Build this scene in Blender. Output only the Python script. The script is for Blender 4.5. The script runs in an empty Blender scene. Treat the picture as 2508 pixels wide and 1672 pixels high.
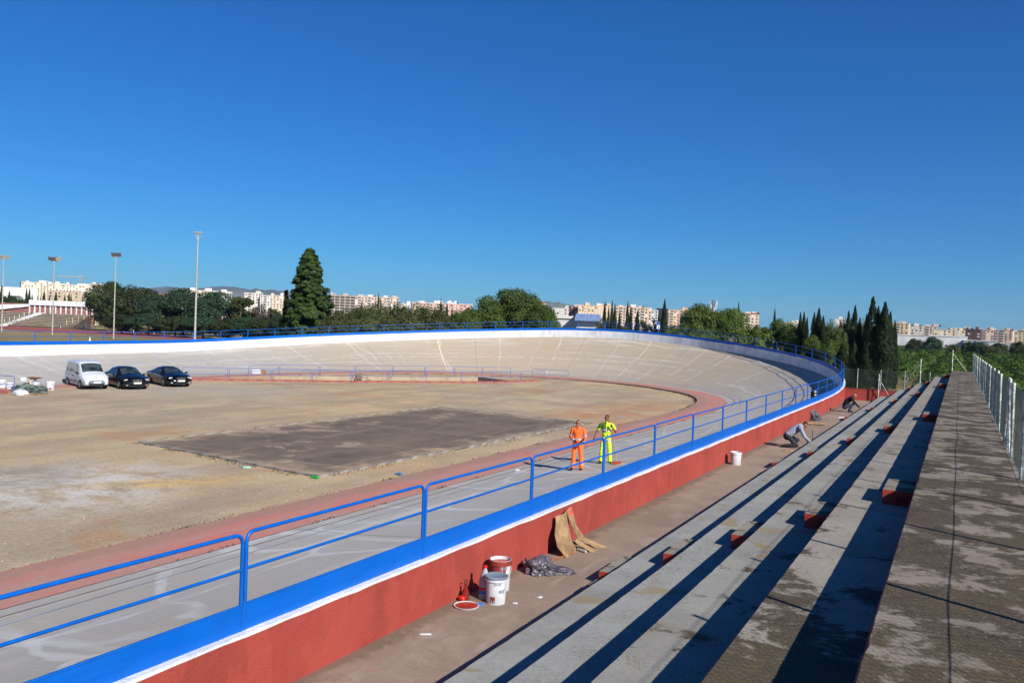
import bpy, bmesh, math, random
from mathutils import Vector, Matrix
from mathutils.geometry import delaunay_2d_cdt
R_=math.radians
scene=bpy.context.scene
COL=scene.collection
# ---------------------------------------------------------------- camera
EYE=Vector((0,0,5.2))
FPX=2024.0                       # focal length in pixels of a 2508 px wide frame
YAW,DOWN,ROLL=R_(28.442),R_(0.9935),R_(2.199)
_fh=Vector((-math.sin(YAW),math.cos(YAW),0)); _r0=Vector((math.cos(YAW),math.sin(YAW),0)); _up=Vector((0,0,1))
FWD=_fh*math.cos(DOWN)-_up*math.sin(DOWN); _u0=_up*math.cos(DOWN)+_fh*math.sin(DOWN)
RGT=_r0*math.cos(ROLL)+_u0*math.sin(ROLL); UPV=_u0*math.cos(ROLL)-_r0*math.sin(ROLL)
cam=bpy.data.cameras.new('camera'); camo=bpy.data.objects.new('camera',cam); COL.objects.link(camo)
cam.sensor_width=36; cam.lens=36*FPX/2508; cam.clip_start=.05; cam.clip_end=40000
camo.matrix_world=Matrix(((RGT.x,UPV.x,-FWD.x,EYE.x),(RGT.y,UPV.y,-FWD.y,EYE.y),(RGT.z,UPV.z,-FWD.z,EYE.z),(0,0,0,1)))
scene.camera=camo
# ---------------------------------------------------------------- light
SUN_EL=R_(32.5)
SUN_DIR=Vector((.905,-.426,0)).normalized()*math.cos(SUN_EL)+Vector((0,0,math.sin(SUN_EL)))
world=bpy.data.worlds.new('World'); scene.world=world; world.use_nodes=True
wn=world.node_tree; wn.nodes.clear()
sky=wn.nodes.new('ShaderNodeTexSky'); sky.sky_type='NISHITA'; sky.sun_disc=False
sky.sun_elevation=SUN_EL; sky.sun_rotation=math.atan2(SUN_DIR.x,SUN_DIR.y)
sky.air_density=1.0; sky.dust_density=.4; sky.ozone_density=6.; sky.altitude=0
hsv=wn.nodes.new('ShaderNodeHueSaturation'); hsv.inputs['Saturation'].default_value=1.2
tint=wn.nodes.new('ShaderNodeMix'); tint.data_type='RGBA'; tint.blend_type='MULTIPLY'; tint.inputs['Factor'].default_value=1; tint.inputs[7].default_value=(.21,.66,1,1)
bg=wn.nodes.new('ShaderNodeBackground'); bg.inputs['Strength'].default_value=.065
out=wn.nodes.new('ShaderNodeOutputWorld')
wn.links.new(sky.outputs[0],hsv.inputs['Color']); wn.links.new(hsv.outputs[0],tint.inputs[6]); wn.links.new(tint.outputs[2],bg.inputs['Color']); wn.links.new(bg.outputs[0],out.inputs[0])
sl=bpy.data.lights.new('sun','SUN'); sl.energy=4.7; sl.angle=R_(.53); sl.color=(1,.95,.87)
so=bpy.data.objects.new('sun',sl); COL.objects.link(so); so.rotation_euler=SUN_DIR.to_track_quat('Z','Y').to_euler()
scene.view_settings.view_transform='Standard'; scene.view_settings.look='None'
scene.view_settings.exposure=.64; scene.view_settings.gamma=1.0
scene.render.engine='CYCLES'
# ---------------------------------------------------------------- placing helpers
def ray(x,y): return FWD*FPX+RGT*(x-1254)-UPV*(y-836)
def on_z(x,y,z):
    v=ray(x,y); return EYE+v*((z-EYE.z)/v.z)
def at(x,y,d):
    v=ray(x,y); return EYE+v*(d/v.dot(FWD))
def ground_at(x,d,z=0.):
    """point on height z straight below the sight line of column x, d metres along the view axis"""
    hy=843+.0384*(x-2351); p=at(x,hy,d); p.z=z; return p
def top_z(x,y,d):
    return at(x,y,d).z
# ---------------------------------------------------------------- mesh helpers
class MB:
    def __init__(s): s.v=[];s.f=[];s.m=[];s.sm=[];s.uv=None
    def add(s,vs,fs,mi=0,smooth=False):
        b=len(s.v); s.v.extend([tuple(v) for v in vs])
        for f in fs: s.f.append(tuple(i+b for i in f)); s.m.append(mi); s.sm.append(smooth)
    def box(s,c,size,mi=0,rz=0,mat=None):
        hx,hy,hz=size[0]/2,size[1]/2,size[2]/2
        P=[Vector((x,y,z)) for z in(-hz,hz) for y in(-hy,hy) for x in(-hx,hx)]
        M=mat if mat is not None else Matrix.Rotation(rz,3,'Z')
        P=[M@p+Vector(c) for p in P]
        s.add(P,[(0,2,3,1),(4,5,7,6),(0,1,5,4),(2,6,7,3),(0,4,6,2),(1,3,7,5)],mi)
    def frus(s,c,s0,s1,h,mi=0,rz=0):
        P=[Vector((x*s0[0]/2,y*s0[1]/2,0)) for y in(-1,1) for x in(-1,1)]+[Vector((x*s1[0]/2,y*s1[1]/2,h)) for y in(-1,1) for x in(-1,1)]
        M=Matrix.Rotation(rz,3,'Z'); P=[M@p+Vector(c) for p in P]
        s.add(P,[(0,2,3,1),(4,5,7,6),(0,1,5,4),(2,6,7,3),(0,4,6,2),(1,3,7,5)],mi)
    def cyl(s,p0,p1,r0,r1=None,n=8,mi=0,smooth=True,cap=True):
        if r1 is None: r1=r0
        p0,p1=Vector(p0),Vector(p1); d=(p1-p0).normalized()
        a=d.orthogonal().normalized(); b=d.cross(a)
        vs=[]
        for p,r in((p0,r0),(p1,r1)):
            for i in range(n):
                t=2*math.pi*i/n; vs.append(p+(a*math.cos(t)+b*math.sin(t))*r)
        s.add(vs,[(i,(i+1)%n,n+(i+1)%n,n+i) for i in range(n)],mi,smooth)
        if cap: s.add(vs[:n],[tuple(range(n-1,-1,-1))],mi); s.add(vs[n:],[tuple(range(n))],mi)
    def tube(s,pts,r,n=6,mi=0,closed=False,radii=None):
        pts=[Vector(p) for p in pts]; m=len(pts); vs=[]; up=None
        for i,p in enumerate(pts):
            if closed: d=(pts[(i+1)%m]-pts[i-1])
            else: d=(pts[min(i+1,m-1)]-pts[max(i-1,0)])
            d=d.normalized() if d.length>1e-9 else Vector((0,0,1))
            if up is None: up=d.orthogonal().normalized()
            a=(up-d*up.dot(d)); a=a.normalized() if a.length>1e-6 else d.orthogonal().normalized(); up=a; b=d.cross(a)
            rr=radii[i] if radii else r
            for k in range(n):
                t=2*math.pi*k/n; vs.append(p+(a*math.cos(t)+b*math.sin(t))*rr)
        fs=[]
        for i in range(m if closed else m-1):
            j=(i+1)%m
            for k in range(n): fs.append((i*n+k,i*n+(k+1)%n,j*n+(k+1)%n,j*n+k))
        s.add(vs,fs,mi,True)
        if not closed: s.add(vs[:n],[tuple(range(n-1,-1,-1))],mi); s.add(vs[-n:],[tuple(range(n))],mi)
    def lathe(s,prof,c=(0,0,0),n=20,mi=0,axis='Z',smooth=True):
        # rings are shared only where the profile bends gently, so hard edges stay hard
        def ring(r,z):
            o=[]
            for k in range(n):
                t=2*math.pi*k/n; x,y=r*math.cos(t),r*math.sin(t)
                o.append((Vector((x,y,z)) if axis=='Z' else Vector((x,z,y)))+Vector(c))
            return o
        runs=[[0]]
        for i in range(1,len(prof)):
            runs[-1].append(i)
            if i<len(prof)-1:
                a=Vector((prof[i][0]-prof[i-1][0],prof[i][1]-prof[i-1][1])); b=Vector((prof[i+1][0]-prof[i][0],prof[i+1][1]-prof[i][1]))
                if a.length<1e-6 or b.length<1e-6 or a.angle(b)>.6: runs.append([i])
        for run in runs:
            vs=[];fs=[]
            for i in run: vs+=ring(*prof[i])
            for i in range(len(run)-1):
                for k in range(n):
                    q=(i*n+k,i*n+(k+1)%n,(i+1)*n+(k+1)%n,(i+1)*n+k); fs.append(q if axis=='Z' else q[::-1])
            s.add(vs,fs,mi,smooth)
    def ell(s,c,r,nu=10,nv=7,mi=0,M=None):
        vs=[];c=Vector(c)
        for j in range(nv+1):
            ph=math.pi*j/nv
            for i in range(nu):
                t=2*math.pi*i/nu; p=Vector((r[0]*math.sin(ph)*math.cos(t),r[1]*math.sin(ph)*math.sin(t),r[2]*math.cos(ph)))
                vs.append((M@p if M else p)+c)
        fs=[(j*nu+i,(j+1)*nu+i,(j+1)*nu+(i+1)%nu,j*nu+(i+1)%nu) for j in range(nv) for i in range(nu)]
        s.add(vs,fs,mi,True)
    def grid(s,P,mi=0,smooth=True,flip=False):
        n,m=len(P),len(P[0]); vs=[p for row in P for p in row]
        fs=[]
        for i in range(n-1):
            for j in range(m-1):
                q=(i*m+j,i*m+j+1,(i+1)*m+j+1,(i+1)*m+j); fs.append(q[::-1] if flip else q)
        s.add(vs,fs,mi,smooth)
    def mesh(s,name,mats):
        me=bpy.data.meshes.new(name); me.from_pydata(s.v,[],s.f)
        if not isinstance(mats,(list,tuple)): mats=[mats]
        for m in mats: me.materials.append(m)
        if len(mats)>1: me.polygons.foreach_set('material_index',s.m)
        me.polygons.foreach_set('use_smooth',s.sm)
        me.update(); return me
    def build(s,name,mats,parent=None,loc=None):
        return link(name,s.mesh(name,mats),parent,loc)
def link(name,me,parent=None,loc=None,rz=0):
    o=bpy.data.objects.new(name,me); COL.objects.link(o)
    if parent: o.parent=parent
    if loc is not None: o.location=loc
    if rz: o.rotation_euler.z=rz
    return o
def thing(name,label,cat,loc=(0,0,0),rz=0,group=None):
    o=bpy.data.objects.new(name,None); o.empty_display_size=.2; COL.objects.link(o)
    o.location=loc; o.rotation_euler.z=rz; return tag(o,label,cat,group)
def tag(o,label,cat,group=None):
    o['label']=label; o['category']=cat
    if group: o['group']=group
    return o
def struct(o): o['kind']='structure'; return o
def stuff(o,label=None,cat=None):
    o['kind']='stuff'
    if label: o['label']=label
    if cat: o['category']=cat
    return o
def copy_tree(o,parent=None):
    c=o.copy(); COL.objects.link(c); c.parent=parent
    for ch in [x for x in o.children]: copy_tree(ch,c)
    return c
ORD=['first','second','third','fourth','fifth','sixth','seventh','eighth','ninth','tenth','eleventh','twelfth','thirteenth','fourteenth','fifteenth','sixteenth','seventeenth','eighteenth','nineteenth','twentieth','twenty-first','twenty-second','twenty-third','twenty-fourth','twenty-fifth','twenty-sixth','twenty-seventh','twenty-eighth','twenty-ninth','thirtieth','thirty-first','thirty-second','thirty-third','thirty-fourth','thirty-fifth','thirty-sixth','thirty-seventh','thirty-eighth']
# ---------------------------------------------------------------- materials
def lin(c):
    f=lambda u:(u/12.92 if u<=.04045 else ((u+.055)/1.055)**2.4)
    return tuple(f(x/255) for x in c)+(1,)
class NT:
    """small helper round a material's node tree"""
    def __init__(s,name,rough=.8,spec=.3,metal=0.):
        s.m=bpy.data.materials.new(name); s.m.use_nodes=True; s.t=s.m.node_tree; s.p=s.t.nodes['Principled BSDF']
        s.p.inputs['Roughness'].default_value=rough; s.p.inputs['Specular IOR Level'].default_value=spec; s.p.inputs['Metallic'].default_value=metal
    def n(s,t,**k):
        x=s.t.nodes.new(t)
        for a,b in k.items(): setattr(x,a,b)
        return x
    def l(s,a,b): s.t.links.new(a,b)
    def coord(s,kind='Object',scale=(1,1,1),rot=(0,0,0),warp=0,wscale=1):
        tc=s.n('ShaderNodeTexCoord'); mp=s.n('ShaderNodeMapping'); mp.inputs['Scale'].default_value=scale; mp.inputs['Rotation'].default_value=rot
        o=tc.outputs[kind]
        if warp:
            nz=s.n('ShaderNodeTexNoise'); nz.inputs['Scale'].default_value=wscale; s.l(o,nz.inputs['Vector'])
            sub=s.n('ShaderNodeVectorMath',operation='SUBTRACT'); sub.inputs[1].default_value=(.5,.5,.5); s.l(nz.outputs['Color'],sub.inputs[0])
            sc=s.n('ShaderNodeVectorMath',operation='SCALE'); sc.inputs['Scale'].default_value=warp; s.l(sub.outputs[0],sc.inputs[0])
            ad=s.n('ShaderNodeVectorMath',operation='ADD'); s.l(o,ad.inputs[0]); s.l(sc.outputs[0],ad.inputs[1]); o=ad.outputs[0]
        s.l(o,mp.inputs['Vector']); return mp.outputs[0]
    def noise(s,vec,scale,detail=6,rough=.6,lo=.4,hi=.6,dist=0):
        nz=s.n('ShaderNodeTexNoise'); nz.inputs['Scale'].default_value=scale; nz.inputs['Detail'].default_value=detail; nz.inputs['Roughness'].default_value=rough; nz.inputs['Distortion'].default_value=dist
        s.l(vec,nz.inputs['Vector']); return s.ramp(nz.outputs['Fac'],lo,hi)
    def ramp(s,fac,lo,hi):
        mr=s.n('ShaderNodeMapRange'); mr.interpolation_type='SMOOTHSTEP'; mr.inputs['From Min'].default_value=lo; mr.inputs['From Max'].default_value=hi
        s.l(fac,mr.inputs['Value']); return mr.outputs['Result']
    def voro(s,vec,scale,feat='F1',lo=0,hi=1,rand=1):
        v=s.n('ShaderNodeTexVoronoi',feature=feat); v.inputs['Scale'].default_value=scale; v.inputs['Randomness'].default_value=rand; s.l(vec,v.inputs['Vector'])
        return s.ramp(v.outputs['Distance'],lo,hi)
    def math(s,op,a,b=None):
        m=s.n('ShaderNodeMath',operation=op)
        for i,x in enumerate((a,b)):
            if x is None: continue
            if isinstance(x,(int,float)): m.inputs[i].default_value=x
            else: s.l(x,m.inputs[i])
        return m.outputs[0]
    def mix(s,fac,a,b,amt=1.,mode='MIX'):
        m=s.n('ShaderNodeMix',data_type='RGBA',blend_type=mode)
        if isinstance(fac,(int,float)): m.inputs['Factor'].default_value=fac
        else:
            if amt!=1.: fac=s.math('MULTIPLY',fac,amt)
            s.l(fac,m.inputs['Factor'])
        for i,x in ((6,a),(7,b)):
            if isinstance(x,tuple): m.inputs[i].default_value=x if len(x)==4 else lin(x)
            else: s.l(x,m.inputs[i])
        return m.outputs[2]
    def col(s,c): 
        if isinstance(c,tuple): s.p.inputs['Base Color'].default_value=lin(c)
        else: s.l(c,s.p.inputs['Base Color'])
    def bump(s,h,dist=.02,strength=.6):
        b=s.n('ShaderNodeBump'); b.inputs['Distance'].default_value=dist; b.inputs['Strength'].default_value=strength
        s.l(h,b.inputs['Height']); s.l(b.outputs[0],s.p.inputs['Normal'])
    def rough(s,fac,lo,hi):
        mr=s.n('ShaderNodeMapRange'); mr.inputs['To Min'].default_value=lo; mr.inputs['To Max'].default_value=hi; s.l(fac,mr.inputs['Value']); s.l(mr.outputs[0],s.p.inputs['Roughness'])
def plain(name,c,rough=.7,spec=.3,metal=0.,var=.12,scale=3.,bump=0):
    """a one-colour paint or plastic with slight mottling and grain"""
    t=NT(name,rough,spec,metal); v=t.coord()
    a=t.noise(v,scale,5,.6,.3,.7); d=tuple(max(0,int(x*(1-var*1.6))) for x in c); e=tuple(min(255,int(x*(1+var*.5)+2)) for x in c)
    t.col(t.mix(a,e,d))
    b=t.noise(v,scale*9,4,.6,.3,.7)
    t.rough(b,max(.02,rough-.08),min(1,rough+.08))
    if bump: t.bump(b,bump,.5)
    return t.m
# ================================================================ surface materials
def mat_track():
    t=NT('track_concrete',.85,.25); uv=t.coord('UV'); ob=t.coord('Object')
    big=t.noise(ob,.09,4,.6,.35,.65); med=t.noise(ob,.9,6,.65,.35,.7); fine=t.noise(ob,14,4,.6,.3,.7)
    # the straight is greyer, the curve warmer
    sx=t.n('ShaderNodeSeparateXYZ'); t.l(uv,sx.inputs[0])
    warm=t.math('MULTIPLY',t.ramp(sx.outputs['X'],10,45),t.math('SUBTRACT',1.,t.ramp(sx.outputs['X'],88,108)))
    base=t.mix(warm,(162,160,157),(166,150,128))
    base=t.mix(big,base,(156,150,142),.5); base=t.mix(med,base,(168,153,131),.38)
    base=t.mix(fine,base,(120,112,102),.14)
    # filled cracks: pale smeared bands, mostly running straight across the track
    sy=sx.outputs['Y']; X=sx.outputs['X']
    def across(period,slant,jit,w0,w1,seed,amt,m0,m1,c):
        nonlocal base
        off=t.coord('UV',(1,1,1)); mp=t.n('ShaderNodeMapping'); mp.inputs['Location'].default_value=(seed*13.7,seed*5.1,0); t.l(off,mp.inputs['Vector']); v=mp.outputs[0]
        bend=t.n('ShaderNodeTexNoise'); bend.inputs['Scale'].default_value=.3; bend.inputs['Detail'].default_value=1.5; t.l(v,bend.inputs['Vector'])
        ph=t.math('ADD',t.math('MULTIPLY',t.math('ADD',X,300.+seed*1.7),1/period),t.math('ADD',t.math('MULTIPLY',sy,slant),t.math('MULTIPLY',bend.outputs['Fac'],jit)))
        d=t.math('MULTIPLY',t.math('ABSOLUTE',t.math('SUBTRACT',t.math('FRACT',ph),.5)),period)
        wob=t.noise(v,1.3,4,.6,.3,.75); wd=t.math('ADD',t.math('MULTIPLY',wob,w1),w0)
        ln=t.math('SUBTRACT',1.,t.ramp(t.math('DIVIDE',d,wd),.5,1.2))
        cell=t.n('ShaderNodeTexWhiteNoise',noise_dimensions='1D'); t.l(t.math('FLOOR',ph),cell.inputs['W'])
        ln=t.math('MULTIPLY',ln,t.math('MULTIPLY',t.noise(v,.3,3,.5,m0,m1),t.ramp(cell.outputs['Value'],.1,.5)))
        base=t.mix(ln,base,c,amt)
    across(3.7,.010,.26,.06,.17,1,.36,.34,.56,(196,196,194)); across(5.9,-.015,.2,.04,.12,2,.22,.38,.58,(190,190,190)); across(9.1,.03,.3,.08,.22,4,.3,.36,.56,(188,190,190))
    def along(period,jit,w0,w1,seed,amt,m0,m1):
        nonlocal base
        off=t.coord('UV',(.22,1,1)); mp=t.n('ShaderNodeMapping'); mp.inputs['Location'].default_value=(seed*7.3,seed*3.1,0); t.l(off,mp.inputs['Vector']); v=mp.outputs[0]
        bend=t.n('ShaderNodeTexNoise'); bend.inputs['Scale'].default_value=.9; bend.inputs['Detail'].default_value=4; t.l(v,bend.inputs['Vector'])
        ph=t.math('ADD',t.math('MULTIPLY',sy,1/period),t.math('MULTIPLY',bend.outputs['Fac'],jit))
        d=t.math('MULTIPLY',t.math('ABSOLUTE',t.math('SUBTRACT',t.math('FRACT',ph),.5)),period)
        wob=t.noise(v,1.3,4,.6,.3,.75); wd=t.math('ADD',t.math('MULTIPLY',wob,w1),w0)
        ln=t.math('MULTIPLY',t.math('SUBTRACT',1.,t.ramp(t.math('DIVIDE',d,wd),.5,1.2)),t.noise(v,.35,3,.5,m0,m1))
        base=t.mix(ln,base,(196,196,194),amt)
    along(2.6,.5,.05,.12,3,.4,.46,.6); along(4.1,.4,.05,.14,6,.34,.46,.6)
    # near straight: a coarse net of filled cracks
    cn=t.coord('UV',(.25,.42,1),rot=(0,0,.3),warp=.8,wscale=.5); ev=t.n('ShaderNodeTexVoronoi',feature='DISTANCE_TO_EDGE'); ev.inputs['Scale'].default_value=1.; t.l(cn,ev.inputs['Vector'])
    net=t.math('SUBTRACT',1.,t.ramp(ev.outputs['Distance'],.014,.04)); net=t.math('MULTIPLY',t.math('MULTIPLY',net,t.noise(uv,.35,4,.6,.36,.55)),t.math('SUBTRACT',1.,t.ramp(X,-12,8)))
    base=t.mix(net,base,(198,198,197),.45)
    # long streaks left by brooms and tyres
    st=t.coord('UV',(.12,2.2,1)); base=t.mix(t.noise(st,1.,5,.7,.5,.75),base,(196,192,184),.35)
    st2=t.coord('UV',(.5,3.5,1)); base=t.mix(t.noise(st2,1.,4,.7,.62,.78),base,(128,108,84),.5)
    # expansion joints
    fr=t.math('FRACT',t.math('MULTIPLY',t.math('ADD',sx.outputs['X'],200.),1/13.3)); jt=t.math('SUBTRACT',1.,t.ramp(t.math('ABSOLUTE',t.math('SUBTRACT',fr,.5)),.0014,.0034))
    base=t.mix(jt,base,(104,97,90),.55)
    # rust-brown scuffs high on the curve
    sc=t.coord('UV',(.45,.9,1)); spots=t.math('MULTIPLY',t.noise(sc,1.,6,.7,.66,.76),t.math('MULTIPLY',t.ramp(sx.outputs['X'],58,68),t.math('SUBTRACT',1.,t.ramp(sx.outputs['X'],92,100))))
    base=t.mix(spots,base,(104,82,62),.8)
    t.col(base); t.bump(fine,.006,.5); return t.m
def mat_red_band():
    t=NT('red_apron_paint',.85,.25); ob=t.coord('Object'); uv=t.coord('UV')
    big=t.noise(uv,.35,5,.65,.36,.62); f=t.noise(ob,12,4,.6,.3,.7)
    st=t.noise(t.coord('UV',(.25,2.,1)),1.,5,.7,.44,.7)
    b=t.mix(big,(186,112,100),(168,128,116)); b=t.mix(st,b,(160,142,132),.6)
    sx=t.n('ShaderNodeSeparateXYZ'); t.l(uv,sx.inputs[0])
    inner=t.ramp(t.math('ADD',sx.outputs['Y'],t.math('MULTIPLY',t.noise(uv,.5,4,.6,.2,.8),.5)),1.45,1.9)
    b=t.mix(inner,b,(150,120,104),.75); b=t.mix(f,b,(120,84,74),.18)
    t.col(b); t.bump(f,.006,.5); return t.m
def dirt_colour(t):
    ob=t.coord('Object'); w=t.coord('Object',warp=3.,wscale=.12)
    stv=t.coord('Object',(.9,.13,1),rot=(0,0,R_(24)),warp=1.6,wscale=.2); stv2=t.coord('Object',(1.6,.2,1),rot=(0,0,R_(-8)),warp=1.,wscale=.3)
    a=t.noise(w,.06,6,.6,.38,.62); b=t.noise(w,.3,8,.66,.42,.62); c=t.noise(stv,.5,7,.7,.42,.64); g=t.noise(ob,9,5,.7,.35,.7); pb=t.noise(ob,17,3,.7,.64,.74)
    base=t.mix(a,(182,154,118),(164,150,127)); base=t.mix(b,base,(196,174,139),.68); base=t.mix(c,base,(146,133,115),.6)
    base=t.mix(t.noise(w,.14,7,.7,.54,.68),base,(170,122,84),.6)
    base=t.mix(t.noise(stv2,.5,6,.7,.56,.7),base,(150,134,112),.5)
    return base,ob,w,stv,g,b,pb
def mat_dirt():
    t=NT('infield_dirt',.95,.15); base,ob,w,stv,g,b,pb=dirt_colour(t)
    def spot(x,y,rx,ry,rot,lo=.55,hi=1.1):
        mp=t.n('ShaderNodeMapping'); mp.vector_type='TEXTURE'; mp.inputs['Location'].default_value=(x,y,0); mp.inputs['Rotation'].default_value=(0,0,rot); mp.inputs['Scale'].default_value=(rx,ry,100)
        t.l(w,mp.inputs['Vector']); ln=t.n('ShaderNodeVectorMath',operation='LENGTH'); t.l(mp.outputs[0],ln.inputs[0])
        return t.math('SUBTRACT',1.,t.ramp(ln.outputs['Value'],lo,hi))
    # washed-out cement patch and yellow sand near the camera side, rusty earth towards the curve
    base=t.mix(t.math('MULTIPLY',spot(-22.8,15.4,4.4,5.4,.5,.3,1.2),t.noise(w,.9,7,.7,.38,.6)),base,(200,194,186),.95)
    base=t.mix(t.math('MULTIPLY',spot(-25.5,15.0,2.6,3.0,.2,.2,1.2),t.noise(w,.5,6,.6,.34,.58)),base,(140,132,124),.9)
    base=t.mix(t.math('MULTIPLY',spot(-21.,17.6,1.1,3.0,-.5,.2,1.2),t.noise(w,.9,6,.6,.32,.6)),base,(206,172,100),.9)
    base=t.mix(spot(-47,40,11,7,.4,.3,1.2),base,(172,162,146),.7); base=t.mix(t.math('MULTIPLY',spot(-19,48,3.6,14,0,.3,1.2),t.noise(w,.4,6,.7,.36,.6)),base,(180,122,82),.7)
    base=t.mix(t.noise(stv,.2,7,.72,.6,.72),base,(122,98,72),.55)
    base=t.mix(g,base,(118,103,84),.34); base=t.mix(pb,base,(200,190,172),.3); base=t.mix(t.math('MULTIPLY',t.noise(ob,6,6,.8,.5,.66),t.noise(w,.12,5,.6,.42,.6)),base,(108,98,84),.55)
    base=t.mix(t.noise(ob,3.1,5,.75,.6,.72),base,(112,94,70),.5)
    t.col(base); t.bump(t.math('ADD',g,t.math('MULTIPLY',b,2.)),.02,.35); return t.m
def mat_court():
    t=NT('old_asphalt_court',.9,.2); dirt,ob,w0,stv,g,b0,pb=dirt_colour(t); w=t.coord('Object',warp=1.6,wscale=.3)
    b=t.noise(w,.45,7,.7,.38,.62); f=t.noise(ob,10,5,.6,.3,.7); s=t.noise(w,.24,7,.65,.59,.63); d=t.noise(w,.26,5,.6,.58,.7)
    base=t.mix(b,(112,97,84),(95,84,74)); base=t.mix(s,base,(158,138,118),.8); base=t.mix(d,base,(70,63,58),.7)
    e=t.n('ShaderNodeTexVoronoi',feature='DISTANCE_TO_EDGE'); e.inputs['Scale'].default_value=.16; t.l(t.coord('Object',warp=1.,wscale=.4),e.inputs['Vector'])
    base=t.mix(t.math('SUBTRACT',1.,t.ramp(e.outputs['Distance'],.003,.012)),base,(136,120,102),.3)
    jx=t.n('ShaderNodeSeparateXYZ'); t.l(t.coord('Object',rot=(0,0,R_(-2.)),warp=.35,wscale=.8),jx.inputs[0])
    for ch,per,o_ in(('X',5.1,2.6),('Y',5.3,1.1)):
        fr=t.math('ABSOLUTE',t.math('SUBTRACT',t.math('FRACT',t.math('MULTIPLY',t.math('ADD',jx.outputs[ch],100.+o_),1/per)),.5)); base=t.mix(t.math('MULTIPLY',t.math('SUBTRACT',1.,t.ramp(fr,.006,.02)),t.noise(w,.5,5,.6,.36,.56)),base,(150,132,112),.6)
    base=t.mix(t.noise(stv,.6,7,.7,.52,.68),base,(132,114,98),.5)
    # earth drifted in over the edges
    sx=t.n('ShaderNodeSeparateXYZ'); t.l(ob,sx.inputs[0]); X,Y=sx.outputs['X'],sx.outputs['Y']
    ex=t.math('SUBTRACT',5.2,t.math('ABSOLUTE',t.math('ADD',X,23.4))); ey=t.math('SUBTRACT',10.75,t.math('ABSOLUTE',t.math('SUBTRACT',Y,32.1)))
    ed=t.math('SUBTRACT',t.math('MINIMUM',ex,ey),t.math('MULTIPLY',t.noise(w,.5,7,.7,.42,.74),1.5))
    base=t.mix(t.math('SUBTRACT',1.,t.ramp(ed,-.7,.9)),base,dirt,.85)
    base=t.mix(f,base,(122,108,96),.25); t.col(base); t.bump(f,.01,.5); return t.m
def mat_tread(name,lich,base0=(158,158,154),moss=.5,fall=0.,y0=5.,y1=12.):
    """weathered concrete; lich = how far dark lichen covers it"""
    t=NT(name,.9,.2); ob=t.coord('Object'); w=t.coord('Object',warp=.6,wscale=1.1)
    a=t.noise(ob,.7,6,.65,.35,.7); f=t.noise(ob,24,5,.7,.35,.7); sp=t.noise(ob,13,5,.8,.6,.7)
    base=t.mix(a,base0,tuple(int(x*.88) for x in base0)); base=t.mix(f,base,(118,114,106),.35); sp2=t.math('MULTIPLY',t.noise(ob,34,4,.8,.5,.62),t.noise(w,1.1,5,.7,.44,.66)); base=t.mix(sp,base,(70,66,60),.45); base=t.mix(sp2,base,(64,60,54),.75); base=t.mix(t.noise(w,2.6,8,.75,.52,.66),base,(120,116,108),.4)
    m=t.noise(w,.95,9,.68,.57,.62); base=t.mix(m,base,(132,116,86),moss)
    if lich>0:
        nz=t.n('ShaderNodeTexNoise'); nz.inputs['Scale'].default_value=1.5; nz.inputs['Detail'].default_value=12; nz.inputs['Roughness'].default_value=.7; t.l(w,nz.inputs['Vector'])
        sy=t.n('ShaderNodeSeparateXYZ'); t.l(ob,sy.inputs[0]); th=t.math('ADD',.62-.34*lich,t.math('MULTIPLY',t.ramp(sy.outputs['Y'],y0,y1),fall))
        l=t.ramp(t.math('SUBTRACT',nz.outputs['Fac'],th),-.02,.05); g=t.noise(ob,30,5,.75,.3,.7)
        dark=t.mix(g,(52,45,38),(92,80,66)); dark=t.mix(t.noise(ob,7,6,.75,.58,.68),dark,(150,104,58),.45); dark=t.mix(t.noise(ob,46,3,.8,.6,.68),dark,(190,178,156),.75); dark=t.mix(t.noise(ob,60,2,.8,.58,.66),dark,(20,17,15),.6); dark=t.mix(t.noise(ob,5,6,.8,.5,.62),dark,(34,29,25),.6)
        olive=t.noise(w,.3,4,.6,.4,.62); dark=t.mix(olive,dark,(82,72,48),.5)
        base=t.mix(l,base,dark,.95)
    t.col(base); t.bump(f,.003,.2); return t.m
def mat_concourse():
    t=NT('concourse_concrete',.9,.2); ob=t.coord('Object'); w=t.coord('Object',warp=.8,wscale=.8)
    a=t.noise(w,.35,6,.65,.35,.66); f=t.noise(ob,20,5,.7,.35,.7)
    base=t.mix(a,(150,130,114),(128,112,98)); base=t.mix(t.noise(w,.8,6,.7,.5,.7),base,(160,148,132),.7); base=t.mix(f,base,(104,94,82),.3)
    base=t.mix(t.noise(t.coord('Object',(1,.2,1)),1.4,5,.7,.6,.76),base,(168,152,136),.5)
    rd=t.noise(w,1.3,5,.65,.69,.75); base=t.mix(rd,base,(176,96,84),.55)
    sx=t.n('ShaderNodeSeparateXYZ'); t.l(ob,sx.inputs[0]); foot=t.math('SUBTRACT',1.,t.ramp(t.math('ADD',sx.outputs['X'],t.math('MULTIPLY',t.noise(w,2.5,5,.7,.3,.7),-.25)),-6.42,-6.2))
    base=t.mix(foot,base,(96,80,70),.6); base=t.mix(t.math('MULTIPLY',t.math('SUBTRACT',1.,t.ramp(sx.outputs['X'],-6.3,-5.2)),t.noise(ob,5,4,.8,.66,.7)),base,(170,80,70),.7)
    t.col(base); t.bump(f,.004,.25); return t.m
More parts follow.
